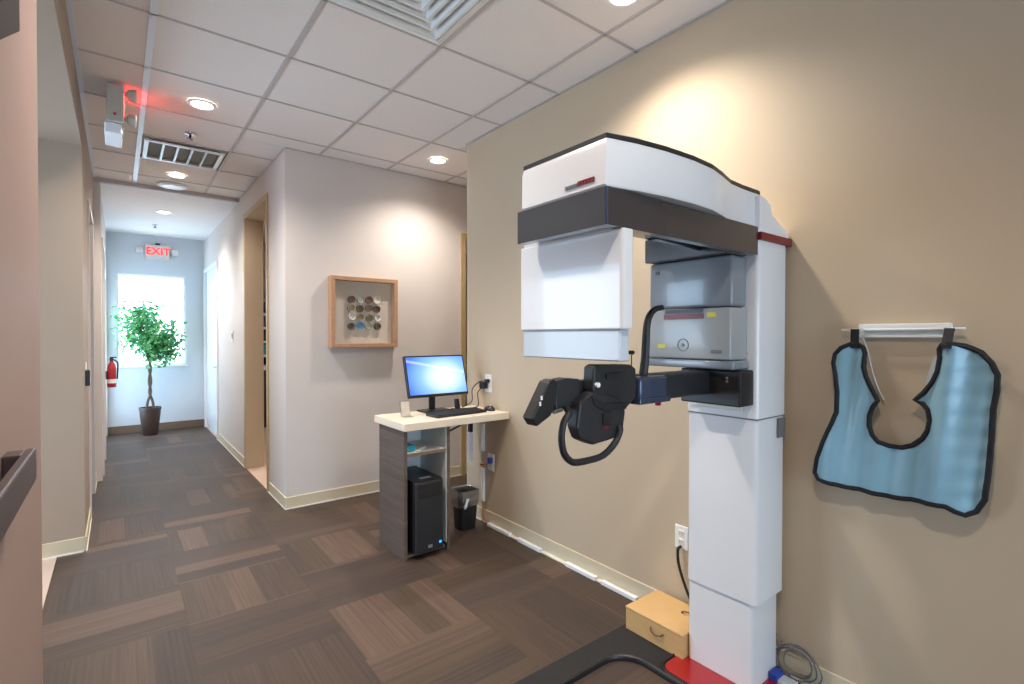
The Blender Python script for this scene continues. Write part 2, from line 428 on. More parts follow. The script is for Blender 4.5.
# walls
struct('wall_right', box(WX, WX+.12, YB, 3.455, 0, CZ), 'wall_paint', 'long tan wall behind the x-ray machine and apron', 'wall')
def wall_x(name, x0, x1, spans, m, label):
    b = BM()
    for y0, y1, z0, z1 in spans: box(x0, x1, y0, y1, z0, z1, bm=b)
    return struct(name, b, m, label, 'wall')
D1a, D1b, D1z = 5.05, 6.07, 2.705
D2a, D2b, D2z = 8.0, 9.22, 2.42
wall_x('wall_corridor_right', KX, KX+.16, [(AY+.12, D1a, 0, CZ), (D1a, D1b, D1z, CZ), (D1b, D2a, 0, CZ), (D2a, D2b, D2z, CZ), (D2b, FY+.14, 0, CZ)], 'wall_paint_rose', 'corridor wall on the right with two door openings')
b = BM(); DX0, DX1, DZ = 2.84, 3.75, 2.44
for x0, x1, z0, z1 in ((KX, DX0, 0, CZ), (DX0, DX1, DZ, CZ), (DX1, PASS_X, 0, CZ)): box(x0, x1, AY, AY+.12, z0, z1, bm=b)
struct('wall_center', b, 'wall_paint_rose', 'rosy tan wall that carries the framed shadow box', 'wall')
# left: wall beside the photographer, header over the passage, pier, corridor wall with two recessed doors
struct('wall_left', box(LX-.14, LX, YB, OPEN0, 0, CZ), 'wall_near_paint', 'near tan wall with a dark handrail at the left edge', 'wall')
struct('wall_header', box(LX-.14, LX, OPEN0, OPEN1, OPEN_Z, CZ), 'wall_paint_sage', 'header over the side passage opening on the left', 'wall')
ED0, ED1, EDZ = 8.4, 9.24, 2.22       # glazed exit door at the far left
LD = [(5.15, 5.95, 2.45), (6.7, 7.5, 2.4)]
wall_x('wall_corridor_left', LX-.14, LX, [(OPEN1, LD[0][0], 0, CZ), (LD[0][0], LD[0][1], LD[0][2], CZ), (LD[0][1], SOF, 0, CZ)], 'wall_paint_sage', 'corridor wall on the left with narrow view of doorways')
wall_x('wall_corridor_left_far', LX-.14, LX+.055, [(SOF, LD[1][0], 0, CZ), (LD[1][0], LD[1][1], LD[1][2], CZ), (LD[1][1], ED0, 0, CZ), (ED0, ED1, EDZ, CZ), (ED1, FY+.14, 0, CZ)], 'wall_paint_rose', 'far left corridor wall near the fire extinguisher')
SX = -2.2
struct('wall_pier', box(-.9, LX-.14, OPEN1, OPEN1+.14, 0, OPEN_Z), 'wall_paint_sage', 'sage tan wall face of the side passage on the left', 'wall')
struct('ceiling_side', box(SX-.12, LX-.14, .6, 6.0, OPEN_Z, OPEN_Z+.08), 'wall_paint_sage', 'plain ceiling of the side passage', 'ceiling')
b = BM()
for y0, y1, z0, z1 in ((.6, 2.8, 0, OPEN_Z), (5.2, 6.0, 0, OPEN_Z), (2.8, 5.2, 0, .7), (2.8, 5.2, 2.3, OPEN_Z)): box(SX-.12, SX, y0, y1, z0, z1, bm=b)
struct('wall_side_end', b, 'wall_paint_sage', 'end wall of the side passage with an added unseen window', 'wall')  # window added out of view so daylight reaches the machine
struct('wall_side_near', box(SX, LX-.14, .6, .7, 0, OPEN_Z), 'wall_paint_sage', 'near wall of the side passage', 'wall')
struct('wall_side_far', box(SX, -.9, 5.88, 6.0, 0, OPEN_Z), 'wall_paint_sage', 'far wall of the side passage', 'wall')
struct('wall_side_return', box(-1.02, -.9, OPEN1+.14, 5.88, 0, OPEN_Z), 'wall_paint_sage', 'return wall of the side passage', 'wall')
# behind the photographer: wall with an added, unseen window for cool fill
b = BM()
for x0, x1, z0, z1 in ((LX-.14, -.05, 0, CZ), (2.05, WX+.12, 0, CZ), (-.05, 2.05, 0, .4), (-.05, 2.05, 1.9, CZ)): box(x0, x1, YB-.12, YB, z0, z1, bm=b)
struct('wall_behind', b, 'wall_paint', 'wall behind the photographer with an added unseen window', 'wall')
# far window wall
WX0, WX1, WZ0, WZ1 = -.012, .845, .985, 2.35
b = BM()
for x0, x1, z0, z1 in ((LX, WX0, 0, CZ), (WX1, KX+.16, 0, CZ), (WX0, WX1, 0, WZ0), (WX0, WX1, WZ1, CZ)): box(x0, x1, FY, FY+.14, z0, z1, bm=b)
struct('wall_far', b, 'wall_paint_grey', 'grey end wall of the corridor around the bright window', 'wall')
def window(name, x0, x1, y, z0, z1, label):
    f = BM(); w_ = .03
    for a in ((x0, x1, z0, z0+w_), (x0, x1, z1-w_, z1), (x0, x0+w_, z0+w_, z1-w_), (x1-w_, x1, z0+w_, z1-w_)): box(a[0], a[1], y+.03, y+.08, a[2], a[3], bm=f)
    o = struct(name, f, 'white_plastic', label, 'window')
    obj('pane', box(x0+w_, x1-w_, y+.052, y+.058, z0+w_, z1-w_), 'pane_glass', o)
    obj('window_sill', box(x0-.02, x1+.02, y-.02, y+.05, z0-.02, z0+.004, .004), 'white_plastic', o)
window('window_1', WX0, WX1, FY, WZ0, WZ1, 'bright square window at the end of the corridor behind the tree')
# rooms past the passage and the doorway
struct('wall_passage_end', box(PASS_X, PASS_X+.1, 3.3, FY, 0, CZ), 'wall_paint', 'end wall of the passage on the right', 'wall')
struct('wall_passage_near', box(WX+.12, PASS_X, 3.3, 3.455, 0, CZ), 'wall_paint', 'near wall of the passage on the right', 'wall')
struct('ceiling_room', box(KX+.16, PASS_X, AY+.12, FY+.14, CZ, CZ+.08), 'ceiling_paint', 'ceiling of the room behind the corridor doorway', 'ceiling')
struct('wall_room_far', box(KX+.16, PASS_X, FY, FY+.14, 0, CZ), 'wall_paint_grey', 'far wall of the room behind the corridor doorway', 'wall')
struct('wall_room_divider', box(2.62, 2.74, AY+.12, FY, 0, CZ), 'wall_paint_rose', 'wall between the two rooms behind the hall', 'wall')

# door frames and doors
def casing_x(name, y0, y1, z1, x, depth, m, label):
    b = BM(); t = .018
    box(x, x+depth, y0, y0+t, 0, z1, bm=b); box(x, x+depth, y1-t, y1, 0, z1, bm=b); box(x, x+depth, y0+t, y1-t, z1-t, z1, bm=b)
    o = struct(name, b, m, label, 'door frame')
    return o
d1 = casing_x('trim_2', D1a, D1b, D1z, KX-.012, .185, 'wall_paint', 'tan wrapped jamb of the open corridor doorway on the right')
b = BM()
for y0, y1, z0, z1 in ((D1a-.035, D1a+.005, 0, D1z+.035), (D1b-.005, D1b+.035, 0, D1z+.035), (D1a+.005, D1b-.005, D1z-.005, D1z+.035)): box(KX-.014, KX+.001, y0, y1, z0, z1, bm=b)
struct('trim_3', b, 'trim_wood', 'slim pale wood casing around the open corridor doorway', 'trim')
b = BM()
for y0, y1, z0, z1 in ((D2a-.05, D2a+.005, 0, D2z+.05), (D2b-.005, D2b+.05, 0, D2z+.05), (D2a+.005, D2b-.005, D2z-.005, D2z+.05)): box(KX-.02, KX+.06, y0, y1, z0, z1, bm=b)
struct('trim_4', b, 'door_white', 'white frame of the closed door near the window', 'trim')
d = struct('door_1', box(KX+.02, KX+.06, D2a+.005, D2b-.005, .01, D2z-.005), 'door_white', 'white closed door on the right near the window', 'door')
for z0, z1 in ((.15, .95), (1.1, 2.2)): obj('door_panel', box(KX+.012, KX+.022, D2a+.2, D2b-.2, z0, z1, .004), 'door_white', d)
obj('handle', tube([(KX+.02, D2a+.1, 1.0), (KX-.03, D2a+.1, 1.0), (KX-.03, D2a+.2, 1.0)], .01), 'silver', d)
# timber door frame in the wall behind the desk
b = BM()
for x0, x1, z0, z1 in ((DX0-.055, DX0, 0, DZ+.055), (DX1, DX1+.055, 0, DZ+.055), (DX0, DX1, DZ, DZ+.055)): box(x0, x1, AY-.016, AY+.13, z0, z1, bm=b)
struct('trim_5', b, 'trim_wood', 'honey wood door frame behind the desk at the end of the right wall', 'trim')
# left side doors, seen edge-on
for k, (y0, y1, z1) in enumerate(LD):
    x = LX+(.055 if k else 0)
    b = BM()
    for a0, a1, z0, zz in ((y0-.04, y0+.01, 0, z1+.04), (y1-.01, y1+.04, 0, z1+.04), (y0+.01, y1-.01, z1-.01, z1+.04)): box(x-.15 if not k else x-.19, x+.012, a0, a1, z0, zz, bm=b)
    struct('trim_%d' % (6+k), b, 'wall_paint_rose', ['painted casing of the first recessed door in the left corridor wall', 'pink painted casing of the second door in the left corridor wall'][k], 'trim')
    struct('door_%d' % (2+k), box(x-.12, x-.08, y0+.01, y1-.01, .01, z1-.01), 'dark_wood' if k == 0 else 'door_white', ['dark wood door recessed in the left corridor wall', 'white door recessed in the far left corridor wall'][k], 'door')

b = BM()
for a0, a1, z0, zz in ((ED0, ED0+.07, .02, EDZ), (ED1-.07, ED1, .02, EDZ), (ED0+.07, ED1-.07, .02, .25), (ED0+.07, ED1-.07, EDZ-.08, EDZ)): box(LX-.04, LX+.005, a0, a1, z0, zz, bm=b)
d = struct('door_4', b, 'door_white', 'white framed glass exit door at the far left beside the window wall', 'door')
obj('pane', box(LX-.022, LX-.016, ED0+.07, ED1-.07, .25, EDZ-.08), 'pane_glass', d)
obj('push_bar', box(LX+.005, LX+.035, ED0+.1, ED1-.1, 1.0, 1.06, .005), 'silver', d)
# baseboards: vinyl with a pale foot line
def baseboard(name, x0, x1, y0, y1, label, m='baseboard', h=.1, foot=True):
    o = struct(name, box(x0, x1, y0, y1, .0, h, .002, 1), m, label, 'baseboard')
    if foot:
        e = .004
        obj('foot_line', box(x0-e, x1+e, y0-e, y1+e, 0, .010), 'white_edge', o)
t = .008
baseboard('baseboard_right', WX-t, WX, YB, 3.455, 'pale yellow vinyl baseboard along the long right wall')
baseboard('baseboard_right_end', WX-t, WX+.12, 3.455, 3.455+t, 'pale yellow vinyl baseboard on the end of the right wall')
baseboard('baseboard_center', KX-t, DX0-.06, AY-t, AY, 'pale yellow vinyl baseboard under the shadow box')
baseboard('baseboard_corner', KX-t, KX, AY, D1a-.04, 'pale yellow vinyl baseboard between corner and open doorway')
baseboard('baseboard_corridor', KX-t, KX, D1b+.04, D2a-.05, 'pale yellow vinyl baseboard between the two corridor doors')
baseboard('baseboard_pier', -1.5, LX, OPEN1-t, OPEN1, 'pale yellow vinyl baseboard on the left pier facing the hall')
baseboard('baseboard_left', LX, LX+t, OPEN1-t, LD[0][0]-.045, 'pale yellow vinyl baseboard on the corridor side of the left pier')
baseboard('baseboard_left_mid', LX, LX+t, LD[0][1]+.045, SOF, 'pale yellow vinyl baseboard past the first left door')
baseboard('baseboard_far', LX+.06, KX, FY-.012, FY, 'brown baseboard below the corridor window', 'baseboard_dark', .11, False)

# ================================================================== LAMPS AND CEILING FITTINGS
def can(x, y, label, z=CZ-.003, on=True, power=1.0, room=True):
    r = thing('recessed_light', label, 'ceiling light', (x, y, z), 'recessed ceiling lights')
    obj('trim_ring', lathe([(.062, 0), (.085, 0), (.088, -.004), (.085, -.007), (.066, -.008), (.062, -.004)], (x, y, z), 28), 'white_plastic', r, True)
    obj('lens', lathe([(.0, -.002), (.061, -.002), (.061, .0), (.0, .0)], (x, y, z), 28), 'can_glow' if on else 'can_off', r)
    if on:
        l = bpy.data.lights.new('recessed_lamp', 'SPOT'); l.energy = CAN_W*power*4; l.color = WARM; l.spot_size = math.radians(142); l.spot_blend = .95; l.shadow_soft_size = .055
        o = bpy.data.objects.new('recessed_lamp', l); C.objects.link(o); o.parent = r; o.location = (0, 0, -.02)
can(.452, 3.935, 'bright round recessed light beside the white tee, nearest in the corridor')
can(.459, 5.816, 'small round recessed light just past the return air grille')
can(.455, 7.47, 'round recessed light in the far plaster ceiling', z=CZ-.036)
can(2.223, 3.906, 'round recessed light over the passage behind the right wall corner', power=.75)
can(1.808, 1.50, 'round recessed light above the x-ray machine at the top edge', power=.8)
# unseen lamps: two follow the left row's spacing, the rear-wall one is added fill
can(.452, 2.05, 'round recessed light above the hall just out of the picture, left row', power=1.0)
can(.452, .17, 'round recessed light above the photographer, left row', power=.8)
can(1.2, -2.3, 'unseen round recessed light added by the rear wall for fill', power=.6)
can(1.75, 6.6, 'unseen round recessed light added inside the room behind the corridor doorway')  # added lamp, out of view, to light this room's interior
can(3.3, 6.2, 'unseen round recessed light added inside the room behind the wooden door frame')  # likewise added to brighten the room past the frame
# oval plate light
r = thing('oval_plate_light', 'flat white oval plate in the ceiling just before the plaster ceiling', 'ceiling plate', (.454, 6.25, CZ-.003))
obj('plate', lathe([(0, 0), (.13, 0), (.132, -.005), (.12, -.012), (0, -.014)], (.454, 6.25, CZ-.003), 28), 'can_off', r, True)
obj('grille', lathe([(0, -.014), (.095, -.0145), (.095, -.0165), (0, -.0165)], (.454, 6.25, CZ-.003), 28), 'white_plastic', r)

# square supply diffuser: nested cones in one tile
x0, y0 = GA, GB-T; xc, yc = x0+T/2, y0+T/2
r = thing('air_diffuser', 'square white louvred air diffuser at the top of the picture', 'air vent', (xc, yc, CZ))
def ring_sq(h0, h1, za, zb, th=.004):
    def sq(h, z): return [(xc-h, yc-h, z), (xc+h, yc-h, z), (xc+h, yc+h, z), (xc-h, yc+h, z)]
    return loft([sq(h0, za), sq(h1, zb), sq(h1-.002, zb+th), sq(h0-.002, za+th), sq(h0, za)], cap=False)
obj('frame', ring_sq(T/2-.012, T/2-.05, CZ-.004, CZ-.012, .006), 'white_metal', r)
for k, h in enumerate((.252, .198, .144, .090)):
    def sq(hh_, z): return [(xc-hh_, yc-hh_, z), (xc+hh_, yc-hh_, z), (xc+hh_, yc+hh_, z), (xc-hh_, yc+hh_, z)]
    obj('louvre', loft([sq(h, CZ-.010), sq(h-.006, CZ-.016), sq(h-.020, CZ-.016), sq(h-.040, CZ+.010), sq(h-.036, CZ+.011), sq(h-.017, CZ-.013), sq(h, CZ-.010)], cap=False), 'white_metal', r)
obj('centre_plate', box(xc-.040, xc+.040, yc-.040, yc+.040, CZ-.014, CZ-.008, .003), 'white_metal', r)
obj('backing', box(xc-.29, xc+.29, yc-.29, yc+.29, CZ+.0185, CZ+.0195), 'duct', r)

# return air grille with five slots
vx0, vx1, vy0, vy1 = GA-T+.03, GA-.03, 4.89, 5.40
r = thing('return_grille', 'white ceiling grille with five dark slots before the second light', 'air vent', ((vx0+vx1)/2, (vy0+vy1)/2, CZ))
b = BM(); t_ = .03
for a in ((vx0, vx1, vy0, vy0+t_), (vx0, vx1, vy1-t_, vy1), (vx0, vx0+t_, vy0+t_, vy1-t_), (vx1-t_, vx1, vy0+t_, vy1-t_)): box(*a, CZ-.012, CZ, bm=b)
obj('frame', b, 'white_metal', r)
obj('duct_back', box(vx0+t_, vx1-t_, vy0+t_, vy1-t_, CZ+.012, CZ+.016), 'duct', r)
sw = (vx1-vx0-2*t_)/5
for k in range(1, 5): obj('divider', box(vx0+t_+k*sw-.008, vx0+t_+k*sw+.008, vy0+t_, vy1-t_, CZ-.010, CZ+.012), 'white_metal', r)
for k in range(5): obj('mesh_panel', box(vx0+t_+k*sw+.008, vx0+t_+(k+1)*sw-.008, vy0+t_, vy1-t_, CZ+.008, CZ+.011), 'dark_slot', r)

def sprinkler(x, y, z, label):
    r = thing('sprinkler_head', label, 'sprinkler', (x, y, z), 'ceiling sprinklers')
    obj('escutcheon', lathe([(0, 0), (.036, 0), (.034, -.006), (.014, -.012), (0, -.012)], (x, y, z), 20), 'silver', r, True)
    obj('deflector', lathe([(0, -.012), (.008, -.014), (.008, -.035), (.022, -.040), (.022, -.044), (0, -.044)], (x, y, z), 16), 'plastic_black', r, True)
sprinkler(.444, 4.553, CZ-.003, 'small dark sprinkler head between first light and air grille')
sprinkler(.41, 8.4, CZ-.036, 'small sprinkler head in the far plaster ceiling')

# exit sign over the near corridor, seen from its end
ex, ey = -.045, 3.90
r = thing('exit_sign', 'white emergency exit sign hung from the ceiling tiles, seen edge-on', 'exit sign', (ex+.04, ey+.16, CZ-.003))
obj('canopy', box(ex+.01, ex+.07, ey+.08, ey+.24, CZ-.022, CZ-.003, .004), 'exit_grey', r)
bd = obj('housing', box(ex, ex+.085, ey, ey+.33, CZ-.245, CZ-.022, .006), 'exit_grey', r)
mx = Matrix.Translation((ex+.0865, ey+.165, CZ-.10)) @ Matrix(((0, 0, 1, 0), (1, 0, 0, 0), (0, 1, 0, 0), (0, 0, 0, 1)))
obj('lettering', text_bm('EXIT', .13, .001, mx), 'exit_red_near', r)
obj('battery_box', box(ex-.01, ex+.075, ey+.02, ey+.31, CZ-.31, CZ-.246, .008), 'can_off', r)
for yy, zz in ((ey+.03, CZ-.06), (ey+.05, CZ-.2)):
    lh = obj('lamp_head', loft([[(ex+.086+dx, yy+rr*math.cos(a), zz+rr*math.sin(a)) for a in [2*math.pi*k/14 for k in range(14)]] for dx, rr in ((0, .014), (.012, .016), (.02, .036), (.055, .044), (.062, .038))]), 'exit_grey', r, True)
obj('test_button', lathe([(0, 0), (.008, 0), (.008, -.004), (0, -.004)], (ex+.04, ey, CZ-.2), 12, 'y'), 'red_paint', r)

# exit sign on the end wall
def P(u, v): return onY(u, v, FY)
r = thing('exit_sign', 'red lettered exit sign with two lamp heads above the window', 'exit sign', (.48, FY, 2.58))
obj('housing', box(.335, .632, FY-.05, FY-.002, 2.585, 2.80, .006), 'exit_white', r)
mx = Matrix.Translation((.49, FY-.0515, 2.70)) @ Matrix(((1, 0, 0, 0), (0, 0, -1, 0), (0, 1, 0, 0), (0, 0, 0, 1)))
obj('lettering', text_bm('EXIT', .155, .001, mx, .95), 'exit_red', r)
for s, xx in ((-1, .335), (1, .632)):
    a = obj('lamp_arm', box(min(xx, xx+s*.03), max(xx, xx+s*.03), FY-.04, FY-.02, 2.70, 2.715), 'exit_white', r)
    hd = obj('lamp_head', box(min(xx+s*.025, xx+s*.12), max(xx+s*.025, xx+s*.12), FY-.07, FY-.01, 2.665, 2.745, .012), 'exit_white', r)
obj('conduit', box(.455, .515, FY-.05, FY-.002, 2.80, 2.83, .008), 'plastic_black', r)

# ================================================================== LEFT SIDE
# handrail on the near wall
r = thing('handrail', 'dark brown handrail on the near left wall', 'handrail', (LX, 1.2, 1.13))
obj('rail', box(LX+.028, LX+.045, -.9, 1.44, 1.135, 1.203, .004), 'rail', r)
for yy in (.9, .2): obj('bracket', box(LX, LX+.03, yy, yy+.04, 1.15, 1.19), 'rail', r)
obj('end_return', box(LX, LX+.029, 1.38, 1.44, 1.137, 1.201, .003), 'rail', r)
# dark wall unit above, only its lower corner shows
a = onX(20, 32, LX+.03); bq = onX(0, 41, LX+.03)
r = tag(obj('wall_cabinet', prism([(a.y, a.z), (a.y-.012, a.z+.5), (.3, a.z+.5), (.3, bq.z-(bq.y-.3)*(a.z-bq.z)/(a.y-bq.y)*.2), (bq.y, bq.z)], 'x', LX+.001, LX+.03, .003), 'dark_wood'), 'dark brown wooden panel high on the near left wall, only a corner showing', 'wall panel')
# card reader by the first left door
r = thing('card_reader', 'small black card reader on the left corridor wall', 'card reader', (LX, 4.62, 1.08))
obj('body', box(LX, LX+.026, 4.59, 4.65, 1.085, 1.195, .005), 'plastic_black', r)
obj('back_plate', box(LX, LX+.006, 4.58, 4.66, 1.20, 1.25, .002), 'white_plastic', r)
# fire extinguisher
fx, fy = LX+.055+.064, 7.95
r = thing('fire_extinguisher', 'red fire extinguisher on the left wall near the window', 'fire extinguisher', (fx, fy, .80))
obj('cylinder', lathe([(0, .80), (.040, .80), (.045, .81), (.045, 1.03), (.039, 1.075), (.02, 1.105), (.016, 1.13), (0, 1.13)], (fx, fy, 0), 20), 'red_paint', r, True)
obj('valve', box(fx-.02, fx+.02, fy-.02, fy+.02, 1.125, 1.16, .004), 'plastic_black', r)
obj('lever', box(fx-.015, fx+.05, fy-.012, fy+.012, 1.16, 1.175, .003), 'plastic_black', r)
obj('hose', tube(smooth_pts([(fx+.02, fy, 1.14), (fx+.058, fy-.01, 1.10), (fx+.058, fy-.01, 1.0), (fx+.054, fy-.01, .9)], 5), .009, 8), 'plastic_black', r, True)
obj('label_band', lathe([(.0452, .85), (.0460, .85), (.0460, .90), (.0452, .90)], (fx, fy, 0), 20), 'white_plastic', r)
obj('bracket', box(fx-.064, fx-.042, fy-.03, fy+.03, .9, 1.0), 'plastic_black', r)
# wall switch plate on the right corridor wall
p = onX(233, 336, KX)
r = thing('light_switch', 'white switch plate on the right corridor wall', 'light switch', (KX, p.y, p.z-.06))
obj('plate', box(KX-.008, KX, p.y-.04, p.y+.04, p.z-.06, p.z+.06, .002), 'white_plastic', r)
obj('rocker', box(KX-.014, KX-.007, p.y-.016, p.y+.016, p.z-.032, p.z+.032, .002), 'print_grey', r)

# ================================================================== POTTED TREE
px, py = .365, 8.98
r = thing('potted_tree', 'leafy indoor fig tree in a brown pot before the window', 'potted tree', (px, py, 0))
pot = obj('pot', lathe([(0, 0), (.085, 0), (.09, .01), (.125, .30), (.128, .36), (.135, .365), (.135, .40), (.118, .40), (.112, .35), (0, .34)], (px, py, 0), 24), 'pot_brown', r, True)
obj('soil', lathe([(0, .335), (.110, .342), (.110, .352), (0, .356)], (px, py, 0), 20), 'soil', r)
tr = BM()
for s in (-1, 1): tube(smooth_pts([(px+s*.045, py, .34), (px+s*.03, py+s*.01, .48), (px-s*.008, py, .62), (px+s*.012, py, .78), (px-s*.008, py+.01, .95), (px+s*.012, py, 1.1)], 5), .017, 8, bm=tr)
obj('trunk', tr, 'bark', r, True)
rb = random.Random(3); tips = []
brs = BM()
for k in range(16):
    a = 2*math.pi*k/16+rb.uniform(-.3, .3); rad = rb.uniform(.16, .37); zt = rb.uniform(1.12, 1.86)
    if zt > 1.65: rad *= .75
    e = Vector((px+rad*math.cos(a), py-.02+min(.28, rad*.75)*math.sin(a), zt)); m_ = Vector((px+.4*(e.x-px), py+.3*(e.y-py), 1.05+(zt-1.05)*.55))
    pts = smooth_pts([(px, py, 1.05), m_, e], 5); tube(pts, [.012-.009*i/(len(pts)-1) for i in range(len(pts))], 6, bm=brs); tips += [pts[-1], pts[-3], pts[-5]]
obj('branches', brs, 'bark', r, True)
for nm, mt_, cnt, sd in (('foliage', 'leaf', 1150, 5), ('foliage', 'leaf_light', 1000, 9)):
    lv = BM(); q = random.Random(sd)
    for k in range(cnt):
        c = Vector(q.choice(tips)) + Vector((q.gauss(0, .085), q.gauss(0, .055), q.gauss(0, .075)))
        c.x = max(LX+.15, min(px+.40, c.x)); c.y = max(py-.32, min(FY-.05, c.y)); c.z = max(1.0, min(1.95, c.z))
        d1_ = Vector((q.gauss(0, 1), q.gauss(0, 1), q.gauss(-.3, .6))).normalized(); d2 = d1_.cross(Vector((q.gauss(0, 1), q.gauss(0, 1), q.gauss(0, 1)))).normalized(); n3 = d1_.cross(d2)
        ln, wd = q.uniform(.05, .085), q.uniform(.016, .026)
        vv = [lv.verts.new(c), lv.verts.new(c+d1_*ln*.5+d2*wd+n3*.006), lv.verts.new(c+d1_*ln), lv.verts.new(c+d1_*ln*.5-d2*wd+n3*.006)]
        lv.faces.new((vv[0], vv[1], vv[2])); lv.faces.new((vv[0], vv[2], vv[3]))
    o = obj(nm, lv, mt_, r); o['kind'] = 'stuff'

# ================================================================== SHADOW BOX ON THE WALL
ax0, ax1, az0, az1 = 1.437, 2.05, 1.335, 1.955
r = thing('shadow_box', 'square wooden shadow box frame with small round discs on the wall', 'framed art', ((ax0+ax1)/2, AY, az0))
fwd, dp = .035, .085
for a in ((ax0, ax1, az0, az0+fwd), (ax0, ax1, az1-fwd, az1), (ax0, ax0+fwd, az0+fwd, az1-fwd), (ax1-fwd, ax1, az0+fwd, az1-fwd)):
    obj('frame_side', box(a[0], a[1], AY-dp, AY-.001, a[2], a[3], .003), 'frame_wood', r)
obj('mount', box(ax0+fwd, ax1-fwd, AY-.012, AY-.004, az0+fwd, az1-fwd), 'mount_board', r)
disc_cols = [(92, 60, 48), (196, 190, 172), (98, 62, 52), (214, 208, 196),
             (148, 122, 64), (84, 60, 44), (110, 82, 66), (86, 56, 44),
             (212, 210, 200), (136, 112, 60), (116, 102, 84), (206, 206, 200),
             (80, 66, 56), (58, 140, 186), (178, 178, 150), (52, 50, 44)]
pitch = (ax1-ax0)*.128
for k, cc in enumerate(disc_cols):
    i, j = k % 4, k//4
    dx = ax0+(ax1-ax0)*.325+i*pitch+random.uniform(-.006, .006); dz = az1-(az1-az0)*.31-j*pitch*1.01+random.uniform(-.006, .006); rr = .032
    mm = mat('disc_tone_%d' % k, cc, .45, noise=.25, nscale=30)
    dd = obj('disc', lathe([(0, -.012), (rr, -.012), (rr, -.034), (rr-.004, -.036), (rr-.007, -.028), (0, -.028)], (dx, AY, dz), 20, 'y'), mm, r, True)
    obj('rim', lathe([(rr-.004, -.034), (rr+.001, -.034), (rr+.001, -.039), (rr-.004, -.039)], (dx, AY, dz), 20, 'y'), 'silver' if k in (1, 4, 9, 14) else mm, dd)
obj('glass', box(ax0+fwd, ax1-fwd, AY-dp+.012, AY-dp+.015, az0+fwd, az1-fwd), 'pane_glass', r)

# ================================================================== DESK
DX_0, DXp, DY0, DY1, DTZ = 1.405, 1.76, 2.89, 3.36, .885
r = thing('wall_desk', 'narrow wood grain computer desk with cream top against the right wall', 'desk', (1.6, 3.1, 0))
obj('worktop', box(DX_0, WX, DY0, DY1, DTZ-.048, DTZ, .003), 'worktop', r)
obj('side_panel', box(DX_0+.02, DX_0+.042, DY0+.045, DY1-.04, .0, DTZ-.048), 'desk_laminate', r)
obj('side_panel', box(DXp-.022, DXp, DY0+.045, DY1-.04, .0, DTZ-.048), 'desk_laminate', r)
obj('side_lining', box(DXp-.028, DXp-.0225, DY0+.05, DY1-.05, .05, DTZ-.05), 'melamine', r)
obj('back_panel', box(DX_0+.042, DXp-.022, DY1-.06, DY1-.045, .03, DTZ-.048), 'melamine', r)
obj('bottom_shelf', box(DX_0+.042, DXp-.028, DY0+.06, DY1-.06, .012, .03), 'desk_laminate', r)
sh = obj('shelf', box(DX_0+.042, DXp-.028, DY0+.05, DY1-.06, .665, .683), 'melamine', r)
obj('shelf_edge', box(DX_0+.042, DXp-.028, DY0+.046, DY0+.0505, .664, .684), 'desk_edge', sh)
obj('wall_bracket', tube([(DXp+.0, 3.05, DTZ-.09), (1.95, 3.10, DTZ-.055), (WX-.02, 3.15, DTZ-.06)], .009, 8), 'plastic_black', r)
# things on the shelf
tag(obj('teal_box', box(1.455, 1.525, 2.98, 3.08, .684, .725, .003), 'teal'), 'small teal box on the desk shelf', 'box')
tag(obj('paper_pad', prism([(1.53, 2.97), (1.64, 3.05), (1.62, 3.09), (1.51, 3.01)], 'z', .684, .692), 'bright_white'), 'white paper slip beside the teal box on the desk shelf', 'paper')
tag(obj('glove_box', box(1.47, 1.535, 3.1, 3.22, .684, .80, .003), 'pale_blue_grey'), 'pale blue carton at the back of the desk shelf', 'box')
# computer tower
cx0, cx1, cy0, cy1, cz1 = 1.478, 1.685, 2.885, 3.285, .505
r = thing('computer_tower', 'black computer tower standing inside the desk', 'computer', ((cx0+cx1)/2, (cy0+cy1)/2, .0305))
obj('case', box(cx0, cx1, cy0+.025, cy1, .045, cz1, .004), 'plastic_black', r)
for fx_ in (cx0+.02, cx1-.04):
    for fy_ in (cy0+.08, cy1-.06): obj('foot', box(fx_, fx_+.02, fy_, fy_+.02, .0305, .046), 'plastic_black', r)
obj('front_bezel', box(cx0+.003, cx1-.003, cy0, cy0+.026, .047, cz1-.003, .01), 'soft_black', r)
for k in range(2): obj('drive_bay', box(cx0+.02, cx1-.02, cy0-.003, cy0+.003, .40+k*.047, .44+k*.047, .002), 'plastic_black', r)
obj('power_light', box(cx1-.035, cx1-.02, cy0-.003, cy0+.002, .085, .10), 'led_blue', r)
obj('badge', box(cx0+.09, cx0+.12, cy0-.003, cy0+.002, .07, .09), 'silver', r)
obj('top_sticker', box(cx0+.07, cx0+.15, cy0+.06, cy0+.10, cz1, cz1+.001), 'silver', r)
# cables inside the cabinet
cb_ = BM()
for k in range(3): tube(smooth_pts([(1.52+.05*k, 3.293, .50), (1.50+.05*k, 3.26, .58), (1.55+.04*k, 3.22, .63), (1.60+.03*k, 3.26, .60), (1.63+.02*k, 3.285, .66)], 5), .005, 6, bm=cb_)
tag(obj('computer_cables', cb_, 'plastic_black', None, True), 'dark cables looping behind the computer tower', 'cable')

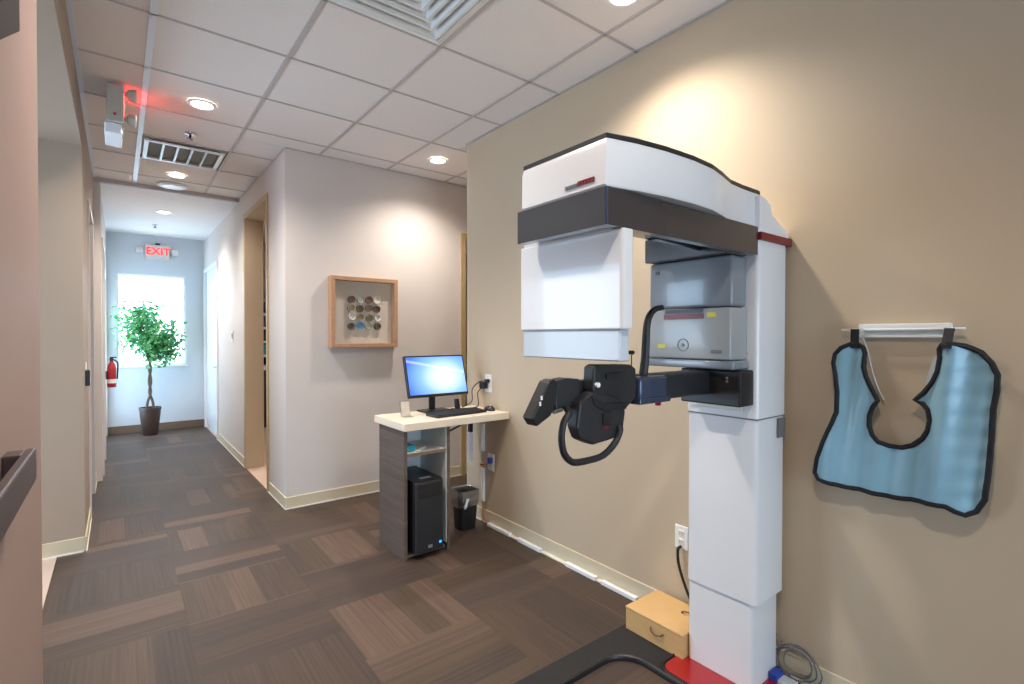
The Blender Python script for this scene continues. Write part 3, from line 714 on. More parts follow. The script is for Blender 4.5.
# monitor: faces the corridor end of the room, leaning back
mxl, mxr, mz0, mz1, my, tilt = 1.605, 2.098, 1.0, 1.293, 3.225, math.radians(16)
r = thing('computer_monitor', 'black framed monitor with a bright blue screen on the desk', 'monitor', ((mxl+mxr)/2+.01, my+.07, DTZ))
def tl(bm):
    R_ = Matrix.Translation((0, my, mz0)) @ Matrix.Rotation(-tilt, 4, 'X') @ Matrix.Translation((0, -my, -mz0)); bm.transform(R_); return bm
hh = (mz1-mz0)/math.cos(tilt)
cas = obj('casing', tl(box(mxl, mxr, my, my+.03, mz0, mz0+hh, .004)), 'plastic_black', r)
obj('screen', tl(box(mxl+.011, mxr-.011, my-.002, my+.0005, mz0+.018, mz0+hh-.012)), 'screen', r)
obj('rear_hump', tl(box((mxl+mxr)/2-.1, (mxl+mxr)/2+.1, my+.028, my+.055, mz0+.05, mz0+hh-.05, .01)), 'plastic_black', r)
mcx = (mxl+mxr)/2-.02
obj('neck', prism([(mcx-.022, DTZ+.008), (mcx+.022, DTZ+.008), (mcx+.022, mz0+.1), (mcx-.022, mz0+.1)], 'y', my+.075, my+.095), 'plastic_black', r)
obj('foot', box(mcx-.11, mcx+.11, my-.02, my+.118, DTZ, DTZ+.012, .005), 'plastic_black', r)
# keyboard
r = thing('keyboard', 'flat black keyboard lying in front of the monitor', 'keyboard', (1.88, 3.04, DTZ))
kb = Matrix.Translation((1.885, 3.045, 0)) @ Matrix.Rotation(math.radians(4), 4, 'Z') @ Matrix.Translation((-1.885, -3.045, 0))
t_ = prism([(2.975, DTZ+.0005), (3.12, DTZ+.0005), (3.12, DTZ+.022), (2.975, DTZ+.012)], 'x', 1.675, 2.1, .003); t_.transform(kb); obj('body', t_, 'plastic_black', r)
kbm = BM()
for row in range(5):
    for c_ in range(18):
        x_ = 1.687+c_*.0225; y_ = 2.985+row*.024; z_ = DTZ+.0125+row*.0017
        box(x_, x_+.019, y_, y_+.02, z_, z_+.006, bm=kbm)
kbm.transform(kb); o = obj('keys', kbm, 'soft_black', r); o['kind'] = 'stuff'
# mouse
r = thing('computer_mouse', 'black mouse at the right end of the desk top', 'mouse', (2.175, 3.06, DTZ))
ms = BM(); bmesh.ops.create_uvsphere(ms, u_segments=18, v_segments=10, radius=1)
for v in ms.verts: v.co = Vector((2.175+v.co.x*.034, 3.06+v.co.y*.056, DTZ+max(v.co.z, -.0)*.034))
obj('shell', ms, 'plastic_black', r, True)
obj('wheel', lathe([(0, -.004), (.008, -.004), (.008, .004), (0, .004)], (2.175, 3.032, DTZ+.03), 12, 'x'), 'soft_black', r)
# clear card holder and small dock
r = thing('card_holder', 'clear acrylic card holder at the left end of the desk top', 'card holder', (1.55, 3.15, DTZ))
obj('back_sheet', prism([(3.165, DTZ), (3.170, DTZ), (3.195, DTZ+.105), (3.190, DTZ+.105)], 'x', 1.515, 1.585), 'acrylic', r)
obj('card', prism([(3.159, DTZ+.004), (3.163, DTZ+.004), (3.186, DTZ+.10), (3.182, DTZ+.10)], 'x', 1.52, 1.58), 'mount_board', r)
obj('base', box(1.515, 1.585, 3.11, 3.166, DTZ, DTZ+.004), 'acrylic', r)
r = thing('desk_dock', 'small black upright dock right of the monitor foot', 'dock', (2.0, 3.2, DTZ))
obj('body', prism([(1.975, DTZ+.012), (2.01, DTZ+.012), (2.0, DTZ+.085), (1.97, DTZ+.085)], 'y', 3.2, 3.225, .003), 'plastic_black', r)
obj('base', box(1.955, 2.025, 3.19, 3.25, DTZ, DTZ+.012, .003), 'plastic_black', r)

# outlets
def outlet(y, z, label, duplex=True, sc=1.0):
    r = thing('wall_outlet', label, 'wall outlet', (WX, y, z-.058*sc), 'wall outlets')
    obj('plate', box(WX-.006, WX, y-.037*sc, y+.037*sc, z-.058*sc, z+.058*sc, .002), 'white_plastic', r)
    for s in (-1, 1):
        so = obj('socket', box(WX-.009, WX-.005, y-.016, y+.016, z+s*.022-.014, z+s*.022+.014, .003), 'cream_white', r)
        for q in (-1, 1): obj('slot', box(WX-.0095, WX-.0085, y+q*.006-.0012, y+q*.006+.0012, z+s*.022-.004, z+s*.022+.007), 'plastic_black', so)
    return r
outlet(3.15, 1.075, 'white double outlet above the desk with a black plug', sc=1.15)
outlet(3.115, .478, 'white outlet under the desk with a blue plug', sc=1.1)
p = onX(682, 537, WX); outlet(p.y, p.z, 'white outlet left of the x-ray column near the floor')
r = thing('power_adapter', 'black power adapter plugged in above the desk', 'power adapter', (WX-.03, 3.16, 1.05))
obj('body', box(WX-.055, WX-.0096, 3.15, 3.20, 1.035, 1.085, .005), 'plastic_black', r)
obj('plug', box(WX-.045, WX-.0096, 3.12, 3.15, 1.085, 1.11, .004), 'plastic_black', r)
obj('cord', tube(smooth_pts([(WX-.04, 3.19, 1.04), (WX-.055, 3.22, 1.0), (WX-.05, 3.22, .95), (WX-.07, 3.20, .90), (WX-.16, 3.22, .8895), (WX-.19, 3.28, .8895)], 6), .004, 6), 'plastic_black', r, True)
obj('cord', tube(smooth_pts([(WX-.035, 3.12, 1.095), (WX-.07, 3.17, 1.09), (WX-.09, 3.24, 1.03), (WX-.07, 3.28, .93), (WX-.15, 3.29, .8895)], 6), .004, 6), 'plastic_black', r, True)
r = thing('network_plug', 'blue cable plug in the outlet under the desk', 'cable plug', (WX-.02, 3.10, .48))
obj('plug', box(WX-.04, WX-.0096, 3.085, 3.115, .475, .52, .004), 'blue_plug', r)
obj('cord', tube(smooth_pts([(WX-.035, 3.10, .48), (WX-.06, 3.14, .465), (WX-.055, 3.185, .46), (WX-.03, 3.2, .44), (WX-.014, 3.2, .42), (WX-.012, 3.2, .3)], 6), .005, 6), 'copper', r, True)
# hanging power strip under the desk
r = thing('power_strip', 'white power strip hanging under the desk top', 'power strip', (2.13, 3.3, .47))
obj('strip', box(2.115, 2.15, 3.24, 3.27, .47, .70, .005), 'bright_white', r)
obj('plug', box(2.118, 2.147, 3.235, 3.268, .70, .77, .005), 'plastic_black', r)
obj('cord', tube(smooth_pts([(2.132, 3.25, .77), (2.12, 3.22, .82), (2.0, 3.12, .805), (1.85, 3.05, .78), (1.765, 3.03, .76)], 6), .007, 7), 'plastic_black', r, True)
# vertical pieces of wall raceway
for k, (z0, z1, lb) in enumerate(((.55, .76, 'upper white vertical piece of cable raceway under the desk'), (.16, .42, 'lower white vertical piece of cable raceway under the desk'))):
    tag(obj('cable_raceway', box(WX-.022, WX-.0005, 3.195, 3.222, z0, z1, .002), 'bright_white'), lb, 'cable raceway', 'vertical raceway pieces')
tag(obj('raceway_cables', tube(smooth_pts([(WX-.012, 3.21, .16), (WX-.014, 3.2, .12), (WX-.03, 3.17, .06), (WX-.025, 3.10, .014), (WX-.02, 3.0, .012)], 6), .006, 6), 'copper', None, True), 'brown cables running from the vertical raceway down to the floor', 'cable')
# floor raceway: white covers with bare gaps
segs = [((489, 524), (511, 536)), ((519, 539), (542, 551)), ((567, 567), (597, 582)), ((603, 582), (638, 599))]
lbs = ['first short white raceway cover on the floor next to the waste bin', 'second white raceway cover along the baseboard from the desk', 'third white raceway cover along the baseboard from the desk', 'longest white raceway cover along the baseboard next to the kraft box']
for (q0, q1), lb in zip(segs, lbs):
    ya, yb = onX(*q0, WX-.02).y, onX(*q1, WX-.02).y
    tag(obj('cable_raceway', box(WX-.04, WX-.0125, yb, ya, 0, .024, .003), 'bright_white'), lb, 'cable raceway', 'floor raceway covers')
tag(obj('raceway_channel', box(WX-.03, WX-.0125, 1.65, 3.1, 0.0, .007), 'cream_white'), 'thin cream raceway base strip running along the baseboard', 'cable raceway')

# waste bin with liner
bx, by = 2.05, 3.2
r = thing('waste_bin', 'small black waste bin with a clear liner under the desk', 'waste bin', (bx, by, 0))
def rr_ring(hx, hy, z, rad=.03): return [(bx+p_[0], by+p_[1], z) for p_ in rrect(-hx, hx, -hy, hy, rad, 4)]
obj('bin', loft([rr_ring(.068, .06, 0), rr_ring(.085, .075, .285), rr_ring(.081, .071, .285), rr_ring(.064, .056, .008)]), 'plastic_black', r, True)
q = random.Random(2)
def wavy(hx, hy, z, a): return [(x_+q.uniform(-a, a), y_+q.uniform(-a, a), z_+q.uniform(-a, a)*1.5) for x_, y_, z_ in rr_ring(hx, hy, z)]
obj('liner', loft([wavy(.083, .073, .17, .005), wavy(.09, .08, .22, .004), wavy(.091, .081, .265, .003), wavy(.089, .079, .293, .002), wavy(.078, .068, .287, .003), wavy(.074, .064, .2, .004)], cap=False), 'clear_film', r)
obj('liner_knot', tube(smooth_pts([(bx-.03, by-.085, .24), (bx-.045, by-.092, .21), (bx-.06, by-.09, .17)], 4), [.012, .014, .012, .01, .01, .012, .014, .01, .004], 7), 'liner', r, True)

# ================================================================== PANORAMIC X-RAY MACHINE
r = X = thing('dental_xray_machine', 'tall white and black panoramic dental x-ray machine on the right wall', 'x-ray machine', (2.0, 1.115, 0))
# floor plate with a rounded cut-out
outer = rrect(.9, 2.20, .62, 1.615, .06, 6); inner = rrect(1.12, 1.795, .76, 1.480, .13, 6)
obj('base_plate', loft([[(x, y, .0) for x, y in outer], [(x, y, .010) for x, y in outer], [(x+(1.55-x)*.006, y+(1.12-y)*.006, .014) for x, y in outer], [(x, y, .014) for x, y in inner], [(x, y, .0) for x, y in inner]], cap=False), 'mat_grey', r)
obj('cutout_rim', tube([(x, y, .013) for x, y in rrect(1.11, 1.805, .75, 1.490, .14, 8)], .011, 8, closed=True), 'plastic_black', r, True)
obj('base_cover', prism(rrect(1.83, 2.222, .93, 1.305, .05), 'z', .0145, .019, .001), 'red_gloss', r)
obj('base_seal', tube([(x, y, .017) for x, y in rrect(1.818, 2.22, .918, 1.318, .06)], .006, 6, closed=True), 'plastic_black', r)
# telescopic column
zs1 = onX(748, 604, 1.97).z; zs2 = onX(750, 419.5, 1.97).z
obj('column_lower', prism(rrect(1.980, 2.195, .985, 1.270, .012, 3), 'z', .0195, zs1+.2), 'gloss_white', r, True)
obj('column_middle', prism(rrect(1.970, 2.205, .965, 1.272, .018, 4), 'z', zs1, zs2+.002, .0), 'gloss_white', r, True)
up_ = obj('column_upper', prism(rrect(1.966, 2.209, .962, 1.275, .018, 4), 'z', zs2+.004, 1.863), 'gloss_white', r, True)
obj('seam', box(1.9655, 2.2, .9635, 1.2665, zs2-.002, zs2+.004), 'print_grey', r)
obj('front_recess', box(1.956, 1.967, 1.02, 1.255, zs2+.03, 1.75, .003), 'cream_white', r)
obj('side_plate', box(2.13, 2.19, .956, .9625, 1.02, 1.10, .001), 'print_grey', r)
obj('model_label', box(1.953, 1.957, 1.0, 1.03, 1.365, 1.373), 'print_grey', r)
# cantilever housing: plan outline swells towards the middle
yc = 1.155
right = [(1.09, .968), (1.20, .944), (1.32, .928), (1.46, .922), (1.585, .929), (1.69, .951), (1.795, .978), (1.90, .985), (2.03, .985)]
plan = right + [(x, 2*yc-y) for x, y in reversed(right)]
def scaled(pl, s, z): return [(1.55+(x-1.55)*s, yc+(y-yc)*s, z) for x, y in pl]
obj('cantilever_housing', loft([scaled(plan, .985, 1.863), scaled(plan, 1.0, 1.869), scaled(plan, .998, 1.98), scaled(plan, .985, 2.004)]), 'gloss_white', r, True)
obj('top_cap', loft([scaled(plan, .99, 2.000), scaled(plan, .99, 2.014), scaled(plan, .975, 2.018)]), 'cap_black', r)
# stepped rear cover against the wall
obj('rear_cover', prism([(1.98, 1.842), (1.98, 1.99), (2.03, 1.982), (2.075, 1.962), (2.085, 1.925), (2.11, 1.915), (2.228, 1.872), (2.228, 1.842)], 'y', .965, 1.345, .004), 'gloss_white', r)
obj('red_stripe', box(1.962, 2.226, .950, 1.285, 1.812, 1.842), 'red_dark', r)
# printing on the outer face: grey word then red word
tx = 1.083
for k in range(9):
    red = k >= 4
    obj('logo_letter', box(1.0855, 1.0925, 1.118-k*.0135, 1.118-k*.0135+.0105, 1.884, 1.894 if not red else 1.898), 'red_dark' if red else 'print_grey', r)
# rotating arm: black skirt seen below the housing
b = BM()
box(1.085, 1.955, .960, .990, 1.752, 1.860, bm=b); box(1.085, 1.118, .990, 1.36, 1.752, 1.860, bm=b); box(1.118, 1.955, .990, 1.36, 1.852, 1.862, bm=b)
arm = obj('rotating_arm', b, 'band_black', r)
obj('arm_corner', tube([(1.088, .963, 1.753), (1.088, .963, 1.859)], .005, 8), 'steel_blue', arm)
obj('tube_mount', box(1.80, 1.95, 1.0, 1.375, 1.75, 1.852, .006), 'band_black', r)
obj('cross_bar', tube([(1.13, 1.05, 1.80), (1.5, 1.09, 1.79), (1.82, 1.12, 1.785)], .012, 8), 'cap_black', r)
# sensor panel
obj('sensor_panel', prism([(1.15, .962), (1.15, 1.42), (1.157, 1.43), (1.195, 1.43), (1.195, .953), (1.157, .953)], 'z', 1.457, 1.7515, .004), 'gloss_white', r)
obj('sensor_neck', box(1.151, 1.19, .995, 1.405, 1.748, 1.850), 'gloss_white', r)
obj('sensor_foot', prism([(1.155, .970), (1.155, 1.41), (1.16, 1.42), (1.19, 1.42), (1.19, .963)], 'z', 1.362, 1.456, .004), 'pale_blue_grey', r)
# tube head
hd = obj('tube_head_upper', box(1.838, 1.955, 1.0, 1.378, 1.552, 1.749, .012, 3), 'head_grey', r, True)
obj('corner_mark', box(1.8365, 1.8385, 1.325, 1.345, 1.70, 1.715), 'plastic_black', hd)
hl = obj('tube_head_lower', box(1.826, 1.955, .998, 1.386, 1.345, 1.548, .008, 3), 'head_pale', r, True)
obj('tube_head_base', box(1.832, 1.955, .990, 1.39, 1.308, 1.343, .008, 3), 'head_grey', r, True)
fxx = 1.8255
def mark(name, u0, u1, v0, v1, m): 
    a_, b_ = onX(u0, v0, fxx), onX(u1, v1, fxx); obj(name, box(fxx-.0015, fxx+.001, min(a_.y, b_.y), max(a_.y, b_.y), min(a_.z, b_.z), max(a_.z, b_.z)), m, hl)
mark('vent_slot', 665, 703, 310.5, 312.5, 'plastic_black'); mark('red_bar', 664, 703.5, 314.5, 318.5, 'red_dark'); mark('warning_label', 707, 716, 312.5, 317, 'yellow_label')
mark('small_label', 658, 666, 344, 348, 'yellow_label'); mark('type_label', 711, 721.5, 350, 353.5, 'print_grey')
pc = onX(683, 345, fxx)
obj('target_ring', lathe([(.023, -.0015), (.026, -.0015), (.026, .001), (.023, .001)], (fxx, pc.y, pc.z), 24, 'x'), 'print_grey', hl)
obj('target_centre', lathe([(0, -.0015), (.007, -.0015), (.007, .001), (0, .001)], (fxx, pc.y, pc.z), 14, 'x'), 'print_grey', hl)
# patient support
bk = obj('support_bracket', box(1.862, 1.969, .978, 1.235, 1.165, 1.304, .006), 'plastic_black', r)
for zz in (1.275, 1.262): obj('screw', lathe([(0, -.003), (.005, -.003), (.005, 0), (0, 0)], (1.862, 1.03, zz), 10, 'x'), 'silver', bk)
obj('support_arm', box(1.30, 1.90, 1.105, 1.185, 1.205, 1.30, .012, 3), 'soft_black', r, True)
sl = obj('slide_block', box(1.385, 1.545, 1.075, 1.15, 1.21, 1.298, .012, 3), 'steel_blue', r, True)
obj('slide_plate', box(1.38, 1.555, 1.07, 1.15, 1.205, 1.225, .004), 'steel_blue', sl)
obj('red_knob', lathe([(0, 0), (.012, 0), (.010, -.014), (0, -.016)], (1.52, 1.10, 1.204), 12), 'red_gloss', r, True)
def sil(pts, y): return [(onY(u, v, y).x, onY(u, v, y).z) for u, v in pts]
cb2 = obj('chin_block', prism(sil([(594, 367), (598, 364.5), (631, 364.5), (636, 368), (637, 378), (636, 398), (627, 408), (608, 410), (597, 402), (593, 390)], 1.07), 'y', 1.07, 1.115, .006), 'soft_black', r)
obj('chin_back', prism(sil([(596, 368), (630, 367), (632, 395), (600, 398)], 1.115), 'y', 1.112, 1.145, .005), 'plastic_black', r)
obj('clamp_knob', lathe([(0, -.010), (.008, -.010), (.008, 0), (0, 0)], (onY(597.5, 385, 1.065).x, 1.07, onY(597.5, 385, 1.065).z), 14, 'y'), 'bright_white', cb2)
obj('chin_recess', prism(sil([(606, 373), (619, 372), (619, 378), (606, 379)], 1.068), 'y', 1.066, 1.0705), 'plastic_black', cb2)
hb = obj('handle_housing', prism(sil([(580, 403), (594, 392), (624, 398), (626, 412), (624, 428), (614, 439), (594, 445.5), (581, 440), (577, 428)], 1.06), 'y', 1.06, 1.105, .008), 'soft_black', r)
obj('housing_back', prism(sil([(578, 405), (618, 402), (616, 428), (594, 440), (580, 434)], 1.105), 'y', 1.102, 1.14, .006), 'plastic_black', r)
obj('housing_slot', prism(sil([(603, 413), (611, 411), (611, 424), (603, 425)], 1.058), 'y', 1.056, 1.061), 'plastic_black', hb)
obj('housing_tag', prism(sil([(603, 427), (609, 426), (609, 428), (603, 429)], 1.058), 'y', 1.0575, 1.061), 'red_dark', hb)
obj('collar', prism(sil([(592, 396), (604, 403), (627, 402), (627, 409), (605, 411), (595, 406)], 1.056), 'y', 1.056, 1.085, .003), 'plastic_black', r)
obj('cross_link', prism(sil([(566, 381), (598, 379), (598, 398), (566, 404)], 1.12), 'y', 1.115, 1.15, .004), 'soft_black', r)
hp = [onY(u, v, 1.055) for u, v in ((569, 414), (564, 422), (561.5, 437), (563.5, 452), (569, 460), (576, 462.5), (590, 460), (602, 456), (611, 448), (617, 439), (620, 428))]
hp = [hp[0]+Vector((.02, .03, .01))] + hp + [hp[-1]+Vector((0, .03, 0.005))]
obj('patient_handle', tube(smooth_pts(hp, 4), .0105, 10), 'soft_black', r, True)
tp = obj('control_panel', prism(sil([(532, 419), (549, 382), (555, 379), (558, 384), (556, 404), (551, 416), (537, 427)], 1.09), 'y', 1.09, 1.135, .004), 'plastic_black', r)
obj('panel_body', prism(sil([(555, 381), (568, 378), (580, 379), (581, 401), (571, 408), (556, 411)], 1.095), 'y', 1.095, 1.14, .005), 'soft_black', r)
obj('panel_plate', prism(sil([(553, 411), (562, 408), (563, 411), (554, 414)], 1.094), 'y', 1.092, 1.10), 'print_grey', r)
for (u, v) in ((537, 398), (535.5, 404)): 
    p_ = onY(u+5, v, 1.088); obj('panel_icon', box(p_.x-.003, p_.x+.003, 1.0885, 1.0905, p_.z-.006, p_.z+.006), 'bright_white', tp)
# temple support rod
rp = [onY(u, v, 1.13) for u, v in ((643, 377), (645, 360), (646, 340), (647, 325), (650, 315), (655, 309.5), (662, 307.5))]
obj('temple_support', tube(smooth_pts(rp, 4), [.016-.006*i/24 for i in range(25)], 8), 'soft_black', r, True)
obj('temple_joint', lathe([(0, -.02), (.014, -.02), (.014, .02), (0, .02)], (rp[0].x, 1.13, rp[0].z-.005), 12), 'plastic_black', r)
obj('guide_knob', lathe([(0, -.008), (.007, -.008), (.007, .008), (0, .008)], (onY(631.5, 352.5, 1.10).x, 1.10, onY(631.5, 352.5, 1.10).z), 10, 'y'), 'plastic_black', r)
obj('guide_stem', tube([(onY(631.5, 352.5, 1.10).x, 1.10, onY(631.5, 352.5, 1.10).z), (onY(631.5, 364, 1.10).x, 1.10, onY(631.5, 366, 1.10).z)], .002, 6), 'plastic_black', r)

# power cord from the wall outlet to the base
p = onX(682, 546, WX)
obj('power_cord', tube(smooth_pts([(WX-.010, p.y, p.z), (WX-.035, p.y, p.z-.01), (WX-.035, p.y-.005, p.z-.08), (WX-.025, p.y-.03, p.z-.17), (WX-.018, p.y-.06, p.z-.24), (WX-.017, p.y-.1, p.z-.3)], 6), .007, 8), 'plastic_black', X, True)

# kraft case on the floor plate
kx0, kx1, ky0, ky1, kz0 = 1.945, 2.195, 1.274, 1.588, .0145
r = thing('kraft_case', 'tan kraft box with leather handles on the floor by the column', 'box', ((kx0+kx1)/2, (ky0+ky1)/2, kz0))
kz1 = onX(627, 606, kx0).z
obj('body', box(kx0, kx1, ky0, ky1, kz0, kz1-.012, .002), 'kraft', r)
obj('lid', box(kx0-.002, kx1+.002, ky0-.002, ky1+.002, kz1-.011, kz1, .003), 'kraft', r)
a_, b_ = onX(651, 627, kx0), onX(663, 634, kx0)
obj('front_handle', tube(smooth_pts([(kx0, a_.y, a_.z), (kx0-.012, a_.y-.006, a_.z-.006), (kx0-.016, (a_.y+b_.y)/2, (a_.z+b_.z)/2-.016), (kx0-.012, b_.y+.006, a_.z-.010), (kx0, b_.y, a_.z-.004)], 4), .0035, 6), 'leather', r, True)
obj('lid_handle', tube(smooth_pts([(2.10, 1.38, kz1), (2.10, 1.375, kz1+.01), (2.105, 1.34, kz1+.016), (2.11, 1.305, kz1+.01), (2.11, 1.30, kz1)], 4), .0035, 6), 'leather', r, True)

# loose coil of wires at the foot of the column, towards the camera
q = random.Random(11); cz = BM()
c0 = onX(797, 660, WX-.03)
for k in range(4):
    pts = []
    rad = .055+.012*k; cc = Vector((WX-.026-.004*k, c0.y+.01*q.uniform(-1, 1), .085+.01*q.uniform(-1, 1)))
    for j in range(20):
        a = 2*math.pi*j/20; pts.append(cc+Vector((.006*math.sin(3*a+k), rad*math.cos(a), rad*.85*math.sin(a))))
    tube(pts, .003, 6, closed=True, bm=cz)
tube(smooth_pts([(WX-.03, c0.y+.06, .15), (WX-.04, c0.y+.10, .20), (WX-.035, c0.y+.13, .24)], 5), .003, 6, bm=cz)
tag(obj('wire_coil', cz, 'print_grey', None, True), 'loose coil of thin grey wires on the floor right of the column', 'cable')
r = thing('cable_connector', 'small blue connector block beside the wire coil', 'connector', (WX-.09, c0.y+.05, .0145))
obj('body', box(WX-.12, WX-.06, c0.y+.04, c0.y+.075, .0145, .05, .004), 'blue_plug', r)
obj('tail', box(WX-.118, WX-.062, c0.y-.02, c0.y+.04, .0145, .034, .004), 'pale_blue_grey', r)

# ================================================================== LEAD APRON AND ITS RACK
hz = onX(905, 331, WX).z; ya, yb = onX(861, 331, WX).y, onX(953, 331, WX).y
r = thing('apron_rack', 'white wall rack with pegs holding the blue apron', 'wall rack', (WX, (ya+yb)/2, hz-.03))
obj('back_plate', box(WX-.008, WX, yb, ya, hz-.022, hz+.026, .002), 'white_metal', r)
obj('upper_lip', box(WX-.026, WX-.006, yb, ya, hz+.006, hz+.026, .003), 'white_metal', r)
obj('lower_lip', box(WX-.02, WX-.006, yb, ya, hz-.024, hz-.010, .003), 'white_metal', r)
obj('hanger_rod', tube([(WX-.034, onX(968, 331, WX).y, hz+.006), (WX-.034, onX(845, 334, WX).y, hz+.004)], .005, 8), 'white_metal', r)
for yy in (ya-.012, yb+.012): obj('rod_clip', box(WX-.04, WX-.005, yy-.006, yy+.006, hz-.004, hz+.014), 'white_metal', r)

AXP = WX-.045
zoomp = [(175,125),(196,127),(210,136),(216,152),(212,190),(220,218),(234,250),(253,287),(238,304),(229,330),(228,358),(238,384),(256,402),(284,414),(320,420),(352,413),(380,394),(397,370),(403,342),(396,312),(380,294),(358,285),(385,262),(410,232),(425,203),(432,165),(430,140),(438,128),(458,124),(500,131),(545,150),(576,180),(592,214),(590,260),(580,312),(575,400),(567,490),(556,568),(532,602),(502,610),(476,597),(450,583),(400,574),(300,560),(200,538),(120,520),(86,508),(73,490),(80,450),(100,400),(125,350),(138,318),(140,262),(134,212),(126,180),(131,154),(150,136)]
outl = [onX(790+x/2.85, 300+y/2.85, AXP) for x, y in zoomp]
outl = [Vector((p.y, p.z)) for p in outl]
# triangulate the outline finely so the cloth can hang in folds
from mathutils.geometry import delaunay_2d_cdt, intersect_point_line
rim = []
for i, p in enumerate(outl):
    q_ = outl[(i+1) % len(outl)]; n_ = max(1, int((q_-p).length/.012))
    rim += [p.lerp(q_, k/n_) for k in range(n_)]
pts2 = list(rim); ii = len(rim)
y_lo, y_hi = min(p.x for p in outl), max(p.x for p in outl); z_lo, z_hi = min(p.y for p in outl), max(p.y for p in outl)
gy = y_lo
while gy < y_hi:
    gz = z_lo
    while gz < z_hi:
        g = Vector((gy+random.uniform(-.002, .002), gz+random.uniform(-.002, .002)))
        if min((g-e_).length for e_ in rim) > .008: pts2.append(g)
        gz += .012
    gy += .012
vo, eo, fo, *_r = delaunay_2d_cdt(pts2, [(k, (k+1) % ii) for k in range(ii)], [list(range(ii))], 1, 1e-6)
t_ = BM(); vv = [t_.verts.new((0, p.x, p.y)) for p in vo]
for f_ in fo: t_.faces.new([vv[k] for k in f_])
bmesh.ops.delete(t_, geom=[v for v in t_.verts if not v.link_faces], context='VERTS')
ymid = sum(p.x for p in outl)/len(outl)
ymin, ymax = min(p.x for p in outl), max(p.x for p in outl); zmin, zmax = min(p.y for p in outl), max(p.y for p in outl)
def drape(y, z):
    s = (ymax-y)/(ymax-ymin); tz = (zmax-z)/(zmax-zmin)      # s: 0 left ... 1 right (in the picture)
    d = .010*math.sin(s*19+.6*math.sin(tz*3))*(1-.55*tz) + .006*math.sin(s*41+tz*5)
    d += .022*math.exp(-((s-.80+.05*tz)/.09)**2) + .016*math.exp(-((s-.16-.06*(1-tz))/.08)**2)*(1-tz*.4)
    d += .0025*math.sin(tz*52+s*9)*max(0, min(1, (s-.72)*6)) + .014*tz
    return AXP - max(-.03, d)
front = t_; verts = list(front.verts)
for v in verts: v.co.x = drape(v.co.y, v.co.z)
fr = obj('lead_apron_cloth_tmp', front, 'apron_blue')
me = fr.data; bpy.data.objects.remove(fr)
r = thing('lead_apron', 'blue lead apron with black binding hanging on the wall rack', 'apron', (AXP, ymid, zmin))
t_ = BM(); t_.from_mesh(me); bpy.data.meshes.remove(me)
bmesh.ops.remove_doubles(t_, verts=t_.verts, dist=1e-5)
bmesh.ops.recalc_face_normals(t_, faces=t_.faces)
fs = list(t_.faces); ret = bmesh.ops.duplicate(t_, geom=fs)
bmesh.ops.translate(t_, verts=[g for g in ret['geom'] if isinstance(g, bmesh.types.BMVert)], vec=(.006, 0, 0))
obj('cloth', t_, 'apron_blue', r, True)
loop = []
for i, p in enumerate(outl):
    q_ = outl[(i+1) % len(outl)]; n_ = max(1, int((q_-p).length/.02))
    for k in range(n_):
        s_ = p.lerp(q_, k/n_); loop.append(Vector((drape(s_.x, s_.y)-.001, s_.x, s_.y)))
obj('binding', tube(loop, .0085, 7, closed=True), 'apron_black', r, True)
for (u, v0, v1) in ((855, 332, 346), (949.5, 331, 346)):
    pt, pb = onX(u, v0, AXP), onX(u, v1, AXP)
    obj('strap', loft([[(x_+dx, pt.y+dy, z_) for dx, dy in ((-.004, -.013), (.004, -.013), (.004, .013), (-.004, .013))] for x_, z_ in ((WX-.040, hz-.002), (WX-.046, hz+.008), (drape(pb.y, pb.z)-.004, pb.z+.005), (drape(pb.y, pb.z)-.006, pb.z-.008))]), 'apron_black', r)
lp = [onX(u, v, WX-.02) for u, v in ((863, 338), (868, 352), (872, 370), (878, 388), (884, 400))]
obj('back_lining', tube(smooth_pts(lp, 4), .0022, 6), 'white_metal', r, True)
t_ = prism([(onX(u, v, WX-.02).y, onX(u, v, WX-.02).z) for u, v in ((940, 352), (944, 366), (936, 380), (925, 394), (927, 378), (934, 358))], 'x', WX-.024, WX-.02)
obj('inner_flap', t_, 'pale_blue_grey', r)

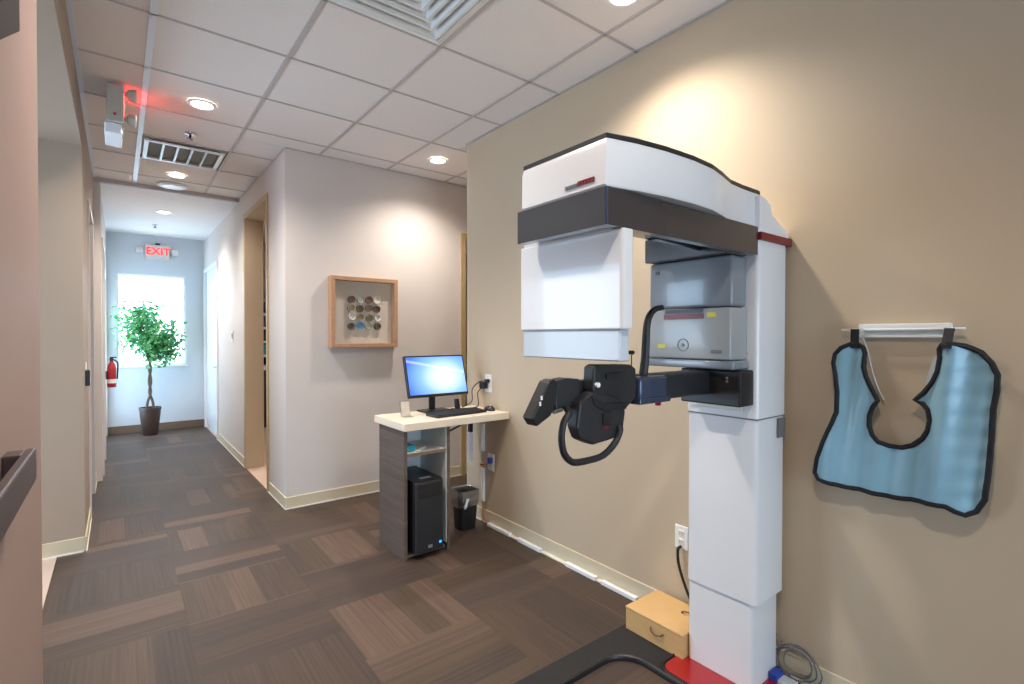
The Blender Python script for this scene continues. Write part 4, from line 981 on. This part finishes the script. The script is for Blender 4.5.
# ================================================================== THINGS SEEN THROUGH DOORWAYS
sx0, sx1, sy = 1.42, 2.32, 8.6
r = thing('storage_cabinet', 'tall cabinet of dark shelves over black drawers seen through corridor doorway', 'cabinet', ((sx0+sx1)/2, sy, 0))
obj('base_unit', box(sx0, sx1, sy, sy+.5, 0, .90), 'plastic_black', r)
obj('counter', box(sx0-.01, sx1+.01, sy-.02, sy+.5, .90, .96), 'white_plastic', r)
obj('back_board', box(sx0, sx1, sy+.46, sy+.5, .96, 2.0), 'dark_navy', r)
for k in range(5): obj('shelf', box(sx0, sx1, sy+.1, sy+.46, 1.10+k*.22, 1.135+k*.22), 'white_plastic', r)
for k in range(4): obj('upright', box(sx0+k*(sx1-sx0-.03)/3, sx0+k*(sx1-sx0-.03)/3+.03, sy+.1, sy+.46, .96, 2.02), 'white_plastic', r)
cols = ['dark_navy', 'teal', 'plastic_black', 'steel_blue']
n_ = 0
words = ['lowest', 'second', 'third', 'fourth']
for k in range(4):
    for j in range(3):
        xx = sx0+.05+j*.29
        tag(obj('storage_bin', box(xx, xx+.2, sy+.14, sy+.4, 1.1355+k*.22, 1.29+k*.22, .01), cols[(k+j) % 4]), '%s bin on the %s shelf of the storage cabinet, %s' % (['navy', 'teal', 'black', 'slate'][(k+j) % 4], words[k], ['at the left', 'in the middle', 'at the right'][j]), 'storage bin', 'bins in the storage cabinet')
r = thing('supply_cabinet', 'dark cabinet with pale top cupboard seen past the wooden door frame', 'cabinet', (3.4, 6.9, 0))
obj('base_unit', box(2.95, 4.3, 6.7, 7.2, 0, .95), 'dark_navy', r)
obj('counter', box(2.94, 4.31, 6.68, 7.2, .95, .99), 'white_plastic', r)
obj('back_board', box(2.95, 4.3, 7.15, 7.2, .99, 2.0), 'dark_slot', r)
obj('wall_cupboard', box(2.95, 4.3, 6.8, 7.2, 2.0, 2.5), 'white_plastic', r)
for k in range(4): obj('door', box(2.96+k*.335, 3.27+k*.335, 6.69, 6.70, .05, .93), 'dark_navy', r)
